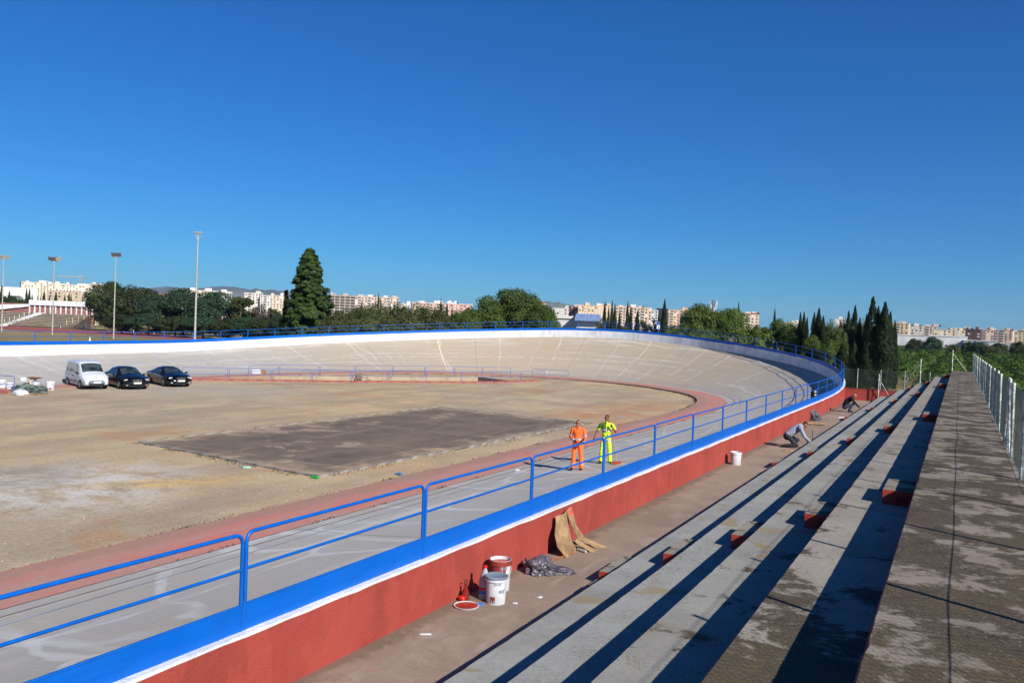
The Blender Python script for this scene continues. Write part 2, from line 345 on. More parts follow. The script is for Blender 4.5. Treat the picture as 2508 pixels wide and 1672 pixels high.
def mat_wall_paint(name,c,dirty,amt=.35):
    t=NT(name,.75,.3); ob=t.coord('Object'); z=t.coord('Object',(.4,.4,3))
    a=t.noise(ob,.6,5,.6,.35,.7); st=t.noise(t.coord('Object',(2.2,2.2,.3)),1.,5,.65,.5,.75); f=t.noise(ob,40,4,.6,.3,.7)
    b=t.mix(a,c,tuple(int(x*.9) for x in c)); b=t.mix(st,b,dirty,amt); lap=t.noise(t.coord('Object',(1.6,1.6,.7),rot=(.3,.1,0)),1.2,3,.5,.48,.54); b=t.mix(lap,b,tuple(min(255,int(x*1.1+4)) for x in c),.3); b=t.mix(t.noise(ob,7,5,.8,.66,.74),b,tuple(int(x*.72) for x in c),.4); t.col(b); t.bump(t.math('ADD',f,t.noise(ob,6,4,.6,.3,.7)),.008,.6); return t.m
def mat_ground():
    t=NT('dry_ground',.95,.15); ob=t.coord('Object'); w=t.coord('Object',warp=6.,wscale=.05)
    a=t.noise(w,.03,6,.6,.38,.64); b=t.noise(w,.3,6,.7,.4,.65); g=t.noise(ob,4,5,.7,.35,.7)
    base=t.mix(a,(150,128,84),(112,108,62)); base=t.mix(b,base,(164,146,104),.5); base=t.mix(g,base,(92,84,54),.4)
    t.col(base); t.bump(g,.05,.6); return t.m
M={}
M['track']=mat_track(); M['red_band']=mat_red_band(); M['dirt']=mat_dirt(); M['court']=mat_court(); M['ground']=mat_ground()
M['tread']=mat_tread('terrace_concrete',0,(148,148,143),.75); M['tread_mossy']=mat_tread('terrace_concrete_mossy',.12,(146,144,136),.85)
M['tread_lichen']=mat_tread('terrace_concrete_lichen',.62,(158,150,138),.5,.17,5.,11.); M['walk']=mat_tread('walkway_concrete_lichen',.58,(144,131,117),.5,.05,6.,14.); M['concourse']=mat_concourse()
M['white_wall']=mat_wall_paint('white_wall_paint',(212,214,218),(190,190,188),.25)
M['red_wall']=mat_wall_paint('red_wall_paint',(150,63,54),(143,58,50),.25)
M['red_riser']=plain('red_riser_paint',(150,54,42),.75,.3,var=.2)
M['blue']=plain('blue_gloss_paint',(0,100,188),.45,.3,var=.04)
M['blue_tube']=plain('blue_tube_paint',(0,86,174),.4,.35,var=.04)
def mat_blue_panel():
    t=NT('blue_panel_paint',.45,.3); ob=t.coord('Object'); oi=t.n('ShaderNodeObjectInfo')
    br=t.noise(t.coord('Object',(.7,.7,14)),1.5,4,.6,.35,.7); a=t.noise(ob,.8,4,.6,.35,.7)
    b=t.mix(a,(0,89,180),(0,84,171)); b=t.mix(br,b,(0,95,186),.3); b=t.mix(t.noise(ob,11,5,.8,.7,.76),b,(70,110,150),.5)
    hs=t.n('ShaderNodeHueSaturation'); mr=t.n('ShaderNodeMapRange'); mr.inputs['To Min'].default_value=.93; mr.inputs['To Max'].default_value=1.05; t.l(oi.outputs['Random'],mr.inputs['Value']); t.l(mr.outputs[0],hs.inputs['Value']); t.l(b,hs.inputs['Color']); t.col(hs.outputs[0])
    t.rough(br,.36,.55); t.bump(t.noise(ob,2.2,3,.5,.3,.7),.02,.35); return t.m
M['blue']=mat_blue_panel()
M['blue_old']=plain('faded_blue_tube_paint',(82,100,172),.6,.35,var=.15,scale=8)
M['galv']=plain('galvanised_steel',(176,180,176),.55,.5,.35,var=.2,scale=6)
M['post_white']=plain('flaking_whitewashed_post',(204,208,196),.7,.3,0,var=.3,scale=9)
M['beige_conc']=mat_wall_paint('beige_concrete',(158,142,116),(160,140,110),.5)
M['grey_conc']=plain('grey_concrete',(140,134,126),.85,.2,var=.2)
M['kerb_red']=mat_wall_paint('worn_red_kerb_paint',(146,76,68),(168,150,140),.8)
# ================================================================ velodrome plan
TR=(48.95184,24.69169,59.18147,43.27806,3.328793); PL=3.32263; P0=6.29146; XW=-6.5
def _plan():
    ys,T1,A,T2,turn=TR; k=turn/(T1/2+A+T2/2); ds=.1; n=int((T1+A+T2)/ds)+1
    X,Y,a=XW,ys,0.; S=[(0,X,Y,0.)]
    kap=lambda s:k*s/T1 if s<T1 else (k if s<T1+A else k*max(0,T1+A+T2-s)/T2)
    for i in range(1,n+1):
        s=i*ds; a2=a+(kap(s)+kap(s-ds))/2*ds; am=(a+a2)/2
        X-=math.sin(am)*ds; Y+=math.cos(am)*ds; a=a2; S.append((s,X,Y,a))
    return S
_S=_plan()
def wall_at(s):
    """plan point of the outer wall centre line, and unit normal pointing to the infield"""
    if s<=0: x,y,a=XW,TR[0]+s,0.
    elif s>=_S[-1][0]:
        _,x,y,a=_S[-1]; d=s-_S[-1][0]; x-=math.sin(a)*d; y+=math.cos(a)*d
    else:
        f=s/.1; i=min(int(f),len(_S)-2); t=f-i; p,q=_S[i],_S[i+1]
        x,y,a=(p[1]+(q[1]-p[1])*t,p[2]+(q[2]-p[2])*t,p[3]+(q[3]-p[3])*t)
    return Vector((x,y,0)),Vector((-math.cos(a),-math.sin(a),0))
def interp(T,x):
    if x<=T[0][0]: return T[0][1]
    for (a,b),(c,d) in zip(T,T[1:]):
        if x<=c:
            t=(x-a)/(c-a); return b+(d-b)*t
    return T[-1][1]
_Z=[(-70,1.91),(0,1.91),(6,1.98),(12,2.2),(17,2.48),(20.8,2.78),(24.2,3.06),(30.7,3.51),(37,4.0),(46.8,4.74),(51,5.0),(56,5.18),(60,5.14),(63.5,5.04),(68,4.8),(73.6,4.48),(83,3.86),(90.4,3.42),(100.5,2.84),(107,2.54),(113.5,2.46),(123.4,2.42),(170,2.36)]
def _smz(s):
    return sum(interp(_Z,s+d) for d in(-3,-1.5,0,1.5,3))/5
def wall_top(s): return _smz(s)
def curviness(s): return max(0,min(1,(s-5)/30))*max(0,min(1,(122-s)/30))
def bank_w(s): return 7.1+1.1*curviness(s)        # wall face to the joint at the foot of the banking
def lane_w(s): return .35+.55*curviness(s)
S0,S1=-61.,164.
SS=[]
s=S0
while s<S1+.01: SS.append(s); s+=1.0 if s>-2 else 2.0
def prof(s,q):
    c=curviness(s); a=.49+.21*c; return a*q+(1-a)*q*q
# ---------------------------------------------------------------- track surface
def with_uv(me,uvs):
    l=me.uv_layers.new(name='UVMap')
    for lp in me.loops: l.data[lp.index].uv=uvs[lp.vertex_index]
QN=14
mb=MB();uv=[];G=[]
for s in SS:
    p,n=wall_at(s); w=bank_w(s); ze=wall_top(s)-.8; row=[]
    for j in range(QN+1):
        q=j/QN; o=.1+w*(1-q); z=.12+(ze-.12)*prof(s,q); row.append(p+n*o+Vector((0,0,z))); uv.append((s,o))
    row.insert(0,p+n*(.1+w+lane_w(s))+Vector((0,0,.10))); uv.insert(len(uv)-QN-1,(s,.1+w+lane_w(s)))
    G.append(row)
mb.grid(G,flip=True); me=mb.mesh('cycle_track',M['track']); with_uv(me,uv); struct(link('cycle_track',me))
mb=MB();uv=[];G=[]
for s in SS:
    p,n=wall_at(s); o=.1+bank_w(s)+lane_w(s); rw=2.05+.4*curviness(s); row=[]
    for j in range(4):
        row.append(p+n*(o+rw*(1-j/3))+Vector((0,0,.11-.006*(1-j/3)))); uv.append((s,rw*(1-j/3)))
    row.insert(0,row[0]-Vector((0,0,.2))); uv.insert(len(uv)-4,(s,rw+.2)); G.append(row)
mb.grid(G,flip=True,smooth=False); me=mb.mesh('red_apron',M['red_band']); with_uv(me,uv); struct(link('red_apron',me))
def strip(name,mat,pts_fn,ss,off0,off1,lift=.006):
    mb=MB();G=[]
    for s in ss:
        p,n=wall_at(s); w=bank_w(s); ze=wall_top(s)-.8
        def P(o):
            q=1-(o-.1)/w; z=.12+(ze-.12)*prof(s,max(0,q)) if q>0 else .12; return p+n*o+Vector((0,0,z+lift))
        a,b=pts_fn(s,off0),pts_fn(s,off1); G.append([P(b),P(a)])
    mb.grid(G,flip=True); return struct(mb.build(name,mat))
M['line_pale']=plain('worn_pale_line_paint',(196,192,180),.8,.2,var=.2,scale=1.5); M['line_blue']=plain('worn_blue_line_paint',(134,146,162),.8,.2,var=.15,scale=1.2)
M['line_cream']=plain('cream_line_paint',(222,210,170),.8,.2,var=.1); M['line_dark']=plain('dark_joint_filler',(92,86,82),.8,.2,var=.1)
LS=[x for x in SS]
strip('stayer_line',M['line_pale'],lambda s,o:(bank_w(s)*.50)+o,LS,0,.07)
strip('sprinter_line',M['line_blue'],lambda s,o:bank_w(s)-.45+o,LS,0,.05)
strip('foot_joint',M['line_dark'],lambda s,o:bank_w(s)+o,LS,.02,.06)
# cream start line across the banking
mb=MB();G=[]
for o in [x*.4 for x in range(1,22)]:
    row=[]
    for ds in(-.05,.05):
        s=77.2+ds; p,n=wall_at(s); w=bank_w(s); q=max(0,1-(o-.1)/w); row.append(p+n*o+Vector((0,0,.12+(wall_top(s)-.92)*prof(s,q)+.012)))
    G.append(row)
mb.grid(G); struct(mb.build('start_line',M['line_cream']))
# ---------------------------------------------------------------- track wall (white inside, red outside along the stand)
def wall_part(name,mat,s0,s1,inner,z0f,top=True):
    mb=MB();G=[];ss=[x for x in SS if s0<x<s1]; ss=[s0]+ss+[s1]
    for s in ss:
        p,n=wall_at(s); zt=wall_top(s); zb=z0f(s)
        if inner: G.append([p+n*.1+Vector((0,0,zb)),p+n*.1+Vector((0,0,zt))])
        else: G.append([p-n*.1+Vector((0,0,zt-.012+.006*math.sin(s*3.1)+.004*math.sin(s*9.7))),p-n*.1+Vector((0,0,zb))])
    mb.grid(G,smooth=False,flip=True); return mb
wr=thing('track_wall','low wall round the cycle track, white inside and red towards the terraces','wall')
wall_part('a',None,S0,S1,True,lambda s:wall_top(s)-.85).build('white_face',M['white_wall'],wr)
mb=MB();G=[]
from mathutils import noise as MN
CS=[S0+.3*k for k in range(int((12-S0)/.3))]+[s for s in SS if s>12]
for s in CS:
    p,n=wall_at(s); zt=wall_top(s)+.004*MN.noise(Vector((s*.8,0,0))); G.append([p+n*.1+Vector((0,0,zt)),p-n*.105+Vector((0,0,zt)),p-n*.105+Vector((0,0,zt-.028-.022*abs(MN.noise(Vector((s*.9,3.3,0))))-.012*MN.noise(Vector((s*3.1,1.3,0)))))])
mb.grid(G,smooth=False,flip=True); mb.build('white_coping',M['white_wall'],wr)
wall_part('b',None,S0,12.,False,lambda s:-.3).build('red_face',M['red_wall'],wr)
wall_part('c',None,12.,S1,False,lambda s:-.3).build('outer_face',M['grey_conc'],wr)
# ---------------------------------------------------------------- blue railing panels
def frame_path(a,b,h,za,zb,r=.11,base=0.):
    """bent tube: up one post, round the corner, along the top, down the other post"""
    A,B=Vector(a),Vector(b); d=(B-A); d.z=0; L=d.length; d.normalize(); P=[]
    slope=(zb-za)/L
    def at_(t,z): return Vector((A.x,A.y,za+slope*t))+d*t+Vector((0,0,z))
    P.append(at_(0,base)); P.append(at_(0,h-r))
    for k in range(1,5): t=k/4*math.pi/2; P.append(at_(r-r*math.cos(t),h-r+r*math.sin(t)))
    for k in range(0,5): t=k/4*math.pi/2; P.append(at_(L-r+r*math.sin(t),h-r+r*math.cos(t)))
    P.append(at_(L,base)); return P,at_,L
def railing(a,b,za,zb,label,h=1.03,mid=.65,kick=.27,mat=None,r=.021,group=None,gap=.028,cat='railing',name='railing_panel',corner=.10):
    A,B=Vector((a[0],a[1],0)),Vector((b[0],b[1],0)); d=(B-A).normalized(); L0=(B-A).length
    za2=za+(zb-za)*gap/L0; zb2=zb-(zb-za)*gap/L0; A=A+d*gap; B=B-d*gap
    root=thing(name,label,cat,(A.x,A.y,za2),0,group); off=Vector((A.x,A.y,za2))
    P,at_,L=frame_path((0,0,0),tuple(B-A),h,0,zb2-za2,corner,-.02 if kick else 0)
    m=MB(); m.tube(P,r,7); m.build('frame',mat,root)
    m=MB(); m.cyl(at_(0,mid),at_(L,mid),r*.82,n=7); m.build('mid_rail',mat,root)
    rq=random.Random(label); root.rotation_euler=(rq.uniform(-.004,.004),rq.uniform(-.004,.004),0)
    if kick:
        m=MB(); nrm=Vector((-d.y,d.x,0))*.012; g=.028; vs=[]
        for sg in(-1,1):
            for t,z in((-g,.004),(L+g,.004),(L+g,kick),(-g,kick)): vs.append(at_(t,z)+nrm*sg)
        m.add(vs,[(0,1,2,3),(7,6,5,4),(0,4,5,1),(1,5,6,2),(2,6,7,3),(3,7,4,0)]); k=m.build('kick_panel',M['blue'],root)
        m=MB(); m.cyl(at_(-g,kick+.004),at_(L+g,kick+.004),.016,n=5); m.build('edge_bar',mat,k)
    return root
NEAR=list(range(-3,13)); 
for i in range(-3,55):
    s0=P0-TR[0]+PL*i; s1=s0+PL
    p,_n=wall_at(s0); q,_n=wall_at(s1)
    if i<13: lab=f'blue tubular railing panel on the near red wall, {ORD[i+3]} counted from the camera'; g='blue railing along the near straight'
    elif i<40: lab=f'blue railing panel on the curved wall, {ORD[i-13]} panel after the near straight'; g='blue railing round the curve'
    else: lab=f'blue railing panel on the far straight, {ORD[i-40]} panel after the curve'; g='blue railing along the far straight'
    railing(p,q,wall_top(s0),wall_top(s1),lab,mat=M['blue_tube'],group=g)
# ---------------------------------------------------------------- flat ground: infield, surroundings
def cdt(loops,keep,z,name,mat,cell=None):
    vs=[];ed=[]
    for lp in loops:
        b=len(vs); vs+= [Vector((p[0],p[1])) for p in lp]; ed+=[(b+i,b+(i+1)%len(lp)) for i in range(len(lp))]
    V,E,F,*_=delaunay_2d_cdt(vs,ed,[],0,1e-4)
    F=[f for f in F if keep(sum((V[i] for i in f),Vector((0,0)))/len(f))]
    m=MB(); m.add([(v.x,v.y,z(v) if callable(z) else z) for v in V],F); me=m.mesh(name,mat)
    bm=bmesh.new(); bm.from_mesh(me); bmesh.ops.delete(bm,geom=[v for v in bm.verts if not v.link_faces],context='VERTS')
    bmesh.ops.recalc_face_normals(bm,faces=bm.faces[:])
    for f in bm.faces:
        if f.normal.z<0: f.normal_flip()
    bm.to_mesh(me); bm.free(); return link(name,me)
def inpoly(p,L):
    c=False;n=len(L)
    for i in range(n):
        a,b=L[i],L[i-1]
        if (a[1]>p[1])!=(b[1]>p[1]) and p[0]<(b[0]-a[0])*(p[1]-a[1])/(b[1]-a[1])+a[0]: c=not c
    return c
def offs(s,o):
    p,n=wall_at(s); return (p+n*o).to_tuple()[:2]
inner=[offs(s,.1+bank_w(s)+lane_w(s)+2.05+.4*curviness(s)-.02) for s in SS]
FL=[(-51.4,48.4),(-47.4,52.7),(-43.4,57.9),(-39.4,63.4),(-36.9,69.6)]
BL=[(-53.3,54.5),(-50.6,61.2),(-46.4,67.4),(-43.0,72.4)]
trench=FL+BL[::-1]
CRT=[(-28.7,22.0),(-18.4,20.9),(-18.0,42.3),(-28.5,43.3)]
struct(cdt([inner,trench,CRT],lambda c:inpoly(c,inner) and not inpoly(c,trench) and not inpoly(c,CRT),0.,'infield',M['dirt']))
struct(cdt([CRT],lambda c:True,.035,'court_slab',M['court']))
ck=thing('court_kerb','thin pale concrete edging round the dark rectangular court','kerb')
for i in range(4):
    a,b=Vector(CRT[i]+(0,)),Vector(CRT[(i+1)%4]+(0,)); d=(b-a).normalized(); n=int((b-a).length/1.0)
    for k in range(n):
        if (k*7+i*3)%11==4: continue
        p=a+(b-a)*((k+.5)/n); m=MB(); m.box((0,0,0),((b-a).length/n-.02,.1,.12)); me=m.mesh('edging',M['grey_conc']) if k==0 or True else None
        o=link('edging',me,ck,(p.x,p.y,.012+.012*math.sin(k*5.1+i)),math.atan2(d.y,d.x)+.01*math.sin(k*3.7))
outer=[offs(s,-.02) for s in SS]
BIG=[(-13500,-1500),(9500,-1500),(9500,13500),(-13500,13500)]
hole=outer+[(outer[-1][0],-75),(outer[0][0],-75)]
struct(cdt([BIG,outer+[offs(S1,-.02)]],lambda c:not inpoly(c,outer),-.06,'ground',M['ground']))
# sunken ramp in the infield
tr=struct(cdt([trench],lambda c:True,lambda v:-.02-2.2*max(0,min(1,(v.y-50)/15)),'ramp_floor',M['grey_conc']))
rw=thing('ramp_wall','beige retaining wall of the sunken ramp in the infield','wall')
for nm,L in(('far_wall',BL),('near_wall',FL[::-1]),('end_wall',[FL[-1],BL[-1]]),('start_wall',[BL[0],FL[0]])):
    m=MB(); G=[[Vector(p+(-2.6,)),Vector(p+(0.02 if nm!='near_wall' else 0.,))] for p in L]; m.grid(G,smooth=False); 
    # thin coping
    m.build(nm,M['beige_conc'],rw)
# ================================================================ terraces beside the camera
YE=59.9; YB=-6.
ZL=[1.1365,1.562,1.988,2.414,2.84,3.265]; XN=[None,-4.493,-3.483,-2.473,-1.463,-.453,.93]; ZW=ZL[5]
def step(i,mat,y1):
    x0,x1=XN[i],XN[i+1]; z=ZL[i]; zb=ZL[i-1]-.3
    m=MB(); ny=int((y1-YB)/.16); nz=.007
    rnd=random.Random(i)
    ys=[YB+(y1-YB)*k/ny for k in range(ny+1)]; e=[];c_=0.
    for _ in ys:
        c_=.8*c_+rnd.uniform(-.004,.004); e.append(abs(c_)*.5+rnd.uniform(0,nz)+(rnd.uniform(.006,.016) if rnd.random()<.06 else 0))
    b=.012
    top=[];ris=[]
    for y,d in zip(ys,e):
        top.append([Vector((x1-.002,y,z)),Vector((x0+b+d,y,z+d*.3))]); ris.append([Vector((x0+b+d,y,z+d*.3)),Vector((x0+d*.3,y,z-b-d*.7)),Vector((x0,y,zb))])
    m.grid(top,0,smooth=False); m.grid(ris,1,smooth=False)
    m.add([(x0,y1,zb),(x1,y1,zb),(x1,y1,z),(x0,y1,z)],[(0,1,2,3)][::-1],1)
    if i==5: m.add([(x1-.002,YB,-.2),(x1-.002,y1,-.2),(x1-.002,y1,z),(x1-.002,YB,z)],[(0,1,2,3)],1)
    o=m.build('terrace_step' if i<5 else 'walkway',[mat,M['red_riser']]); return struct(o)
step(1,M['tread'],YE+.2); step(2,M['tread'],YE+2.2); step(3,M['tread_mossy'],YE+3.6); step(4,M['tread_lichen'],YE+6.4); step(5,M['walk'],YE+7.8)
m=MB(); m.grid([[Vector((XN[1]+.01,y,ZL[0])),Vector((wall_at(y-TR[0])[0].x+.1-.002,y,ZL[0]))] for y in [YB+k*2 for k in range(34) if YB+k*2<=YE]+[YE]],smooth=False); struct(m.build('concourse_floor',M['concourse']))
# half-height step blocks in the aisles
M['block_top']=mat_tread('step_block_concrete',.3,(140,132,118)); 
def block(y,ly,i,label,w=.44):
    x1=XN[i+1]-.003; z=ZL[i]; h=.213
    m=MB(); m.box((0,0,h/2),(w,ly,h),1); m.m[-5]=0
    for k in range(6): m.m[k]=1
    m.m[1]=0
    o=m.build('step_block',[M['block_top'],M['red_riser']],None,(x1-w/2,y+ly/2,z)); tag(o,label,'step','step blocks in the aisles of the terrace')
lev=['concourse floor','lowest terrace','second terrace from below','third terrace from below','top terrace']
def aisle(ys,ly,name):
    for i,y in enumerate(ys):
        if y is not None: block(y,ly,i,f'red-sided concrete step block on the {lev[i]}, {name} aisle from the camera')
aisle([12.34,12.47,12.59,12.78,13.14],1.1,'nearest'); aisle([26.26,26.34,27.1,27.5,27.86],1.15,'second'); aisle([44.4,46.2,47.3,47.6,49.4],1.2,'third'); aisle([None,None,60.9,61.3,64.2],1.2,'fourth')
block(11.57,.34,0,'small separate red-sided block on the concourse before the nearest aisle',.3); block(24.7,.6,0,'small separate red-sided block on the concourse before the second aisle',.3)
# red end wall across the concourse, with the ledge at its foot
ew=thing('end_wall','red wall closing off the far end of the concourse','wall')
m=MB(); m.box((-4.6,YE+.1,1.52),(4.5,.18,.86)); m.box((-4.6,YE+.1,1.955),(4.54,.22,.02)); m.build('wall_body',M['red_wall'],ew)
m=MB(); m.box((-5.6,YE-.04,1.16),(2.3,.12,.05)); m.build('foot_ledge',M['beige_conc'],ew)
# ---------------------------------------------------------------- chain-link fence along the walkway
def chain(m,a,b,z0,z1,pitch=.075,r=.0016):
    a,b=Vector(a),Vector(b); d=b-a; L=d.length; d.normalize(); H=z1-z0
    n=Vector((-d.y,d.x,0))
    for sg in(-1,1):
        k=-int(H/pitch)-1
        while k*pitch<L:
            t0,t1=k*pitch,k*pitch+H; za,zb=z0,z1
            if t0<0: za=z0-t0; t0=0
            if t1>L: zb=z1-(t1-L); t1=L
            if t1-t0>.01:
                if sg>0: p,q=a+d*t0+Vector((0,0,za)),a+d*t1+Vector((0,0,zb))
                else: p,q=b-d*t0+Vector((0,0,za)),b-d*t1+Vector((0,0,zb))
                e=(q-p).normalized(); u=n*r; w=e.cross(n)*r
                vs=[p+u,p-u*.5+w*.87,p-u*.5-w*.87,q+u,q-u*.5+w*.87,q-u*.5-w*.87]
                m.add(vs,[(0,1,4,3),(1,2,5,4),(2,0,3,5)])
            k+=1
M['wire']=plain('galvanised_wire',(116,130,122),.6,.4,.3,var=.1)
FX=.87
cf=thing('chain_link_fence','low chain-link fence with whitewashed posts along the right edge of the walkway','fence',(FX,0,ZW))
py=[-3.35+2.5*k for k in range(29)]
pm=MB(); pm.cyl((0,0,-.05),(0,0,1.3),.029,n=8); pm.lathe([(.0,1.318),(.02,1.312),(.031,1.3)],n=8); pme=pm.mesh('post',M['post_white'])
for k,y in enumerate(py):
    o=link('post',pme,cf,(0.012*math.sin(k*2.3),y,0)); o.rotation_euler=(.012*math.sin(k*1.7),.014*math.sin(k*2.9),0)
    pass
for k in range(len(py)-1):
    m=MB(); chain(m,(0,py[k]+.02,0),(0,py[k+1]-.02,0),.03,1.26); m.build('wire_mesh',M['wire'],cf)
m=MB(); pts=[(0.012*math.sin(k*2.3),y,1.26) for k,y in enumerate(py)]; m.tube(pts,.003,5); m.tube([(p[0],p[1]+.0,.60+.02*math.sin(p[1]*1.3)) for p in pts],.004,5); m.tube([(p[0],p[1],.04) for p in pts],.0025,5); m.build('tension_wire',M['wire'],cf)
# a braced pair of posts half way
for y0,y1 in((18.2,17.),):
    m=MB(); m.cyl((0.0,y0,.0),(0.0,y0,1.32),.024,n=8); m.cyl((.0,y0,1.1),(-.02,y0+1.05,.03),.016,n=6); m.cyl((.0,y0,1.1),(-.02,y0-1.05,.03),.016,n=6); m.build('brace_post',M['post_white'],cf)
# end posts with braces at the far end of the terraces
def braced_post(x,y,z,h,label,dx):
    t=thing('braced_post',label,'post',(x,y,z)); m=MB(); m.cyl((0,0,0),(0,0,h),.03,n=8); m.build('upright',M['post_white'],t)
    m=MB(); m.cyl((0,0,h*.85),(dx,0.02,.02),.018,n=6); m.build('brace',M['galv'],t)
braced_post(-.42,YE+7.7,ZW,1.5,'pale metal post with brace at the far left corner of the walkway',.9)
braced_post(-2.3,YE+3.4,ZL[3],1.7,'pale metal post with brace at the far end of the third terrace',-.9)
braced_post(-4.6,YE-.3,ZL[0],1.9,'pale metal post with slanting brace before the red end wall',.9)
# rear fence beyond the end wall
rf=thing('rear_fence','grey chain-link fence beyond the red end wall, in front of the cypresses','fence',(0,0,0))
a,b=Vector((-8.9,72.5,0)),Vector((1.6,69.6,0)); n=6
for k in range(n+1):
    p=a+(b-a)*k/n; m=MB(); m.cyl((p.x,p.y,-.05),(p.x,p.y,2.95),.035,n=8); m.build('post',M['galv'],rf)
    if k<n:
        q=a+(b-a)*(k+1)/n; m=MB(); chain(m,p,q,.05,2.85,.16,.006); m.build('wire_mesh',M['wire'],rf)
m=MB(); m.tube([a+Vector((0,0,2.85)),b+Vector((0,0,2.85))],.008,5); m.build('top_wire',M['wire'],rf)
# ================================================================ infield railings round the ramp
def old_rail(a,b,label,h=1.0):
    return railing(a,b,.02,.02,label,h=h,mid=.5,kick=0,mat=M['blue_old'],r=.02,group='faded blue railing round the ramp',gap=.06,corner=.1)
FP=[(-54.1,45.1),(-51.8,47.8),(-49.6,50.3),(-47.4,52.7),(-45.2,55.1),(-43.4,57.9),(-41.3,60.6),(-39.4,63.4),(-37.8,66.2),(-36.7,69.9),(-35.7,73.0)]
for k in range(len(FP)-1): old_rail(FP[k],FP[k+1],f'faded blue railing panel in front of the ramp, {ORD[k]} from the cars')
BP=[(-53.6,51.6),(-53.7,55.4),(-52.0,58.8),(-49.9,61.4),(-47.9,64.6),(-46.3,67.7),(-44.6,70.4),(-42.8,72.9),(-40.6,75.0)]
for k in range(len(BP)-1): old_rail(BP[k],BP[k+1],f'faded blue railing panel behind the ramp, {ORD[k]} from the cars')
old_rail((-38.4,75.4),(-34.6,76.2),'last faded blue railing panel, past the gap at the ramp end')
# red kerb that carries the front railing
def kerb(pts,label,w=.42,h=.14):
    t=thing('kerb',label,'kerb')
    for a,b in zip(pts,pts[1:]):
        a,b=Vector(a+(0,)),Vector(b+(0,)); d=b-a; m=MB(); L=d.length; m.box((0,0,0),(L-.015,w,h+.1)); c=(a+b)/2
        o=m.build('kerb_stone',M['kerb_red'],t,(c.x,c.y,h/2-.05)); o.rotation_euler.z=math.atan2(d.y,d.x)
    return t
kp=[]
for a,b in zip(FP,FP[1:]):
    a2,b2=Vector(a),Vector(b)
    for k in range(3): p=a2+(b2-a2)*k/3; kp.append((p.x+.03,p.y-.02))
kerb(kp,'worn red kerb under the railing in front of the ramp')
pL=on_z(0,963,.0); pR=on_z(41,966,.0)
dl=(pR-pL).normalized(); kerb([tuple((pL-dl*3.2+dl*k*.9).to_tuple()[:2]) for k in range(0,9) if (dl*k*.9).length<(pR-pL).length+3.2],'short red kerb at the left edge of the infield')
a=pL-dl*2.9; b=pR-dl*.15
railing(a,b,.09,.09,'faded blue railing panel on the short red kerb at the left edge',h=1.0,mid=.5,kick=0,mat=M['blue_old'],r=.022,gap=.05)
# ================================================================ vehicles
M['van_paint']=plain('white_car_paint',(186,190,196),.3,.5,var=.03); M['navy_paint']=plain('dark_navy_car_paint',(7,9,17),.14,.6,var=.05); M['black_paint']=plain('black_car_paint',(6,7,10),.13,.6,var=.05)
M['glass']=plain('dark_car_glass',(50,60,62),.05,.7,var=.35,scale=2.); M['rubber']=plain('black_rubber',(20,20,21),.85,.2,var=.2); M['alloy']=plain('alloy_wheel',(168,168,170),.35,.5,.7,var=.1)
M['bumper']=plain('grey_bumper_plastic',(96,102,108),.7,.3,var=.08); M['lamp']=plain('headlamp_glass',(206,206,202),.12,.7,.3,var=.1); M['amber']=plain('amber_lens',(206,96,30),.25,.5); M['plate']=plain('number_plate',(214,214,210),.5,.3,var=.06); M['chrome']=plain('chrome_trim',(200,200,204),.15,.6,.9,var=.03)
M['black_plastic']=plain('black_plastic',(22,22,24),.6,.3,var=.15); M['plate_blue']=plain('plate_blue',(20,50,140),.5,.3)
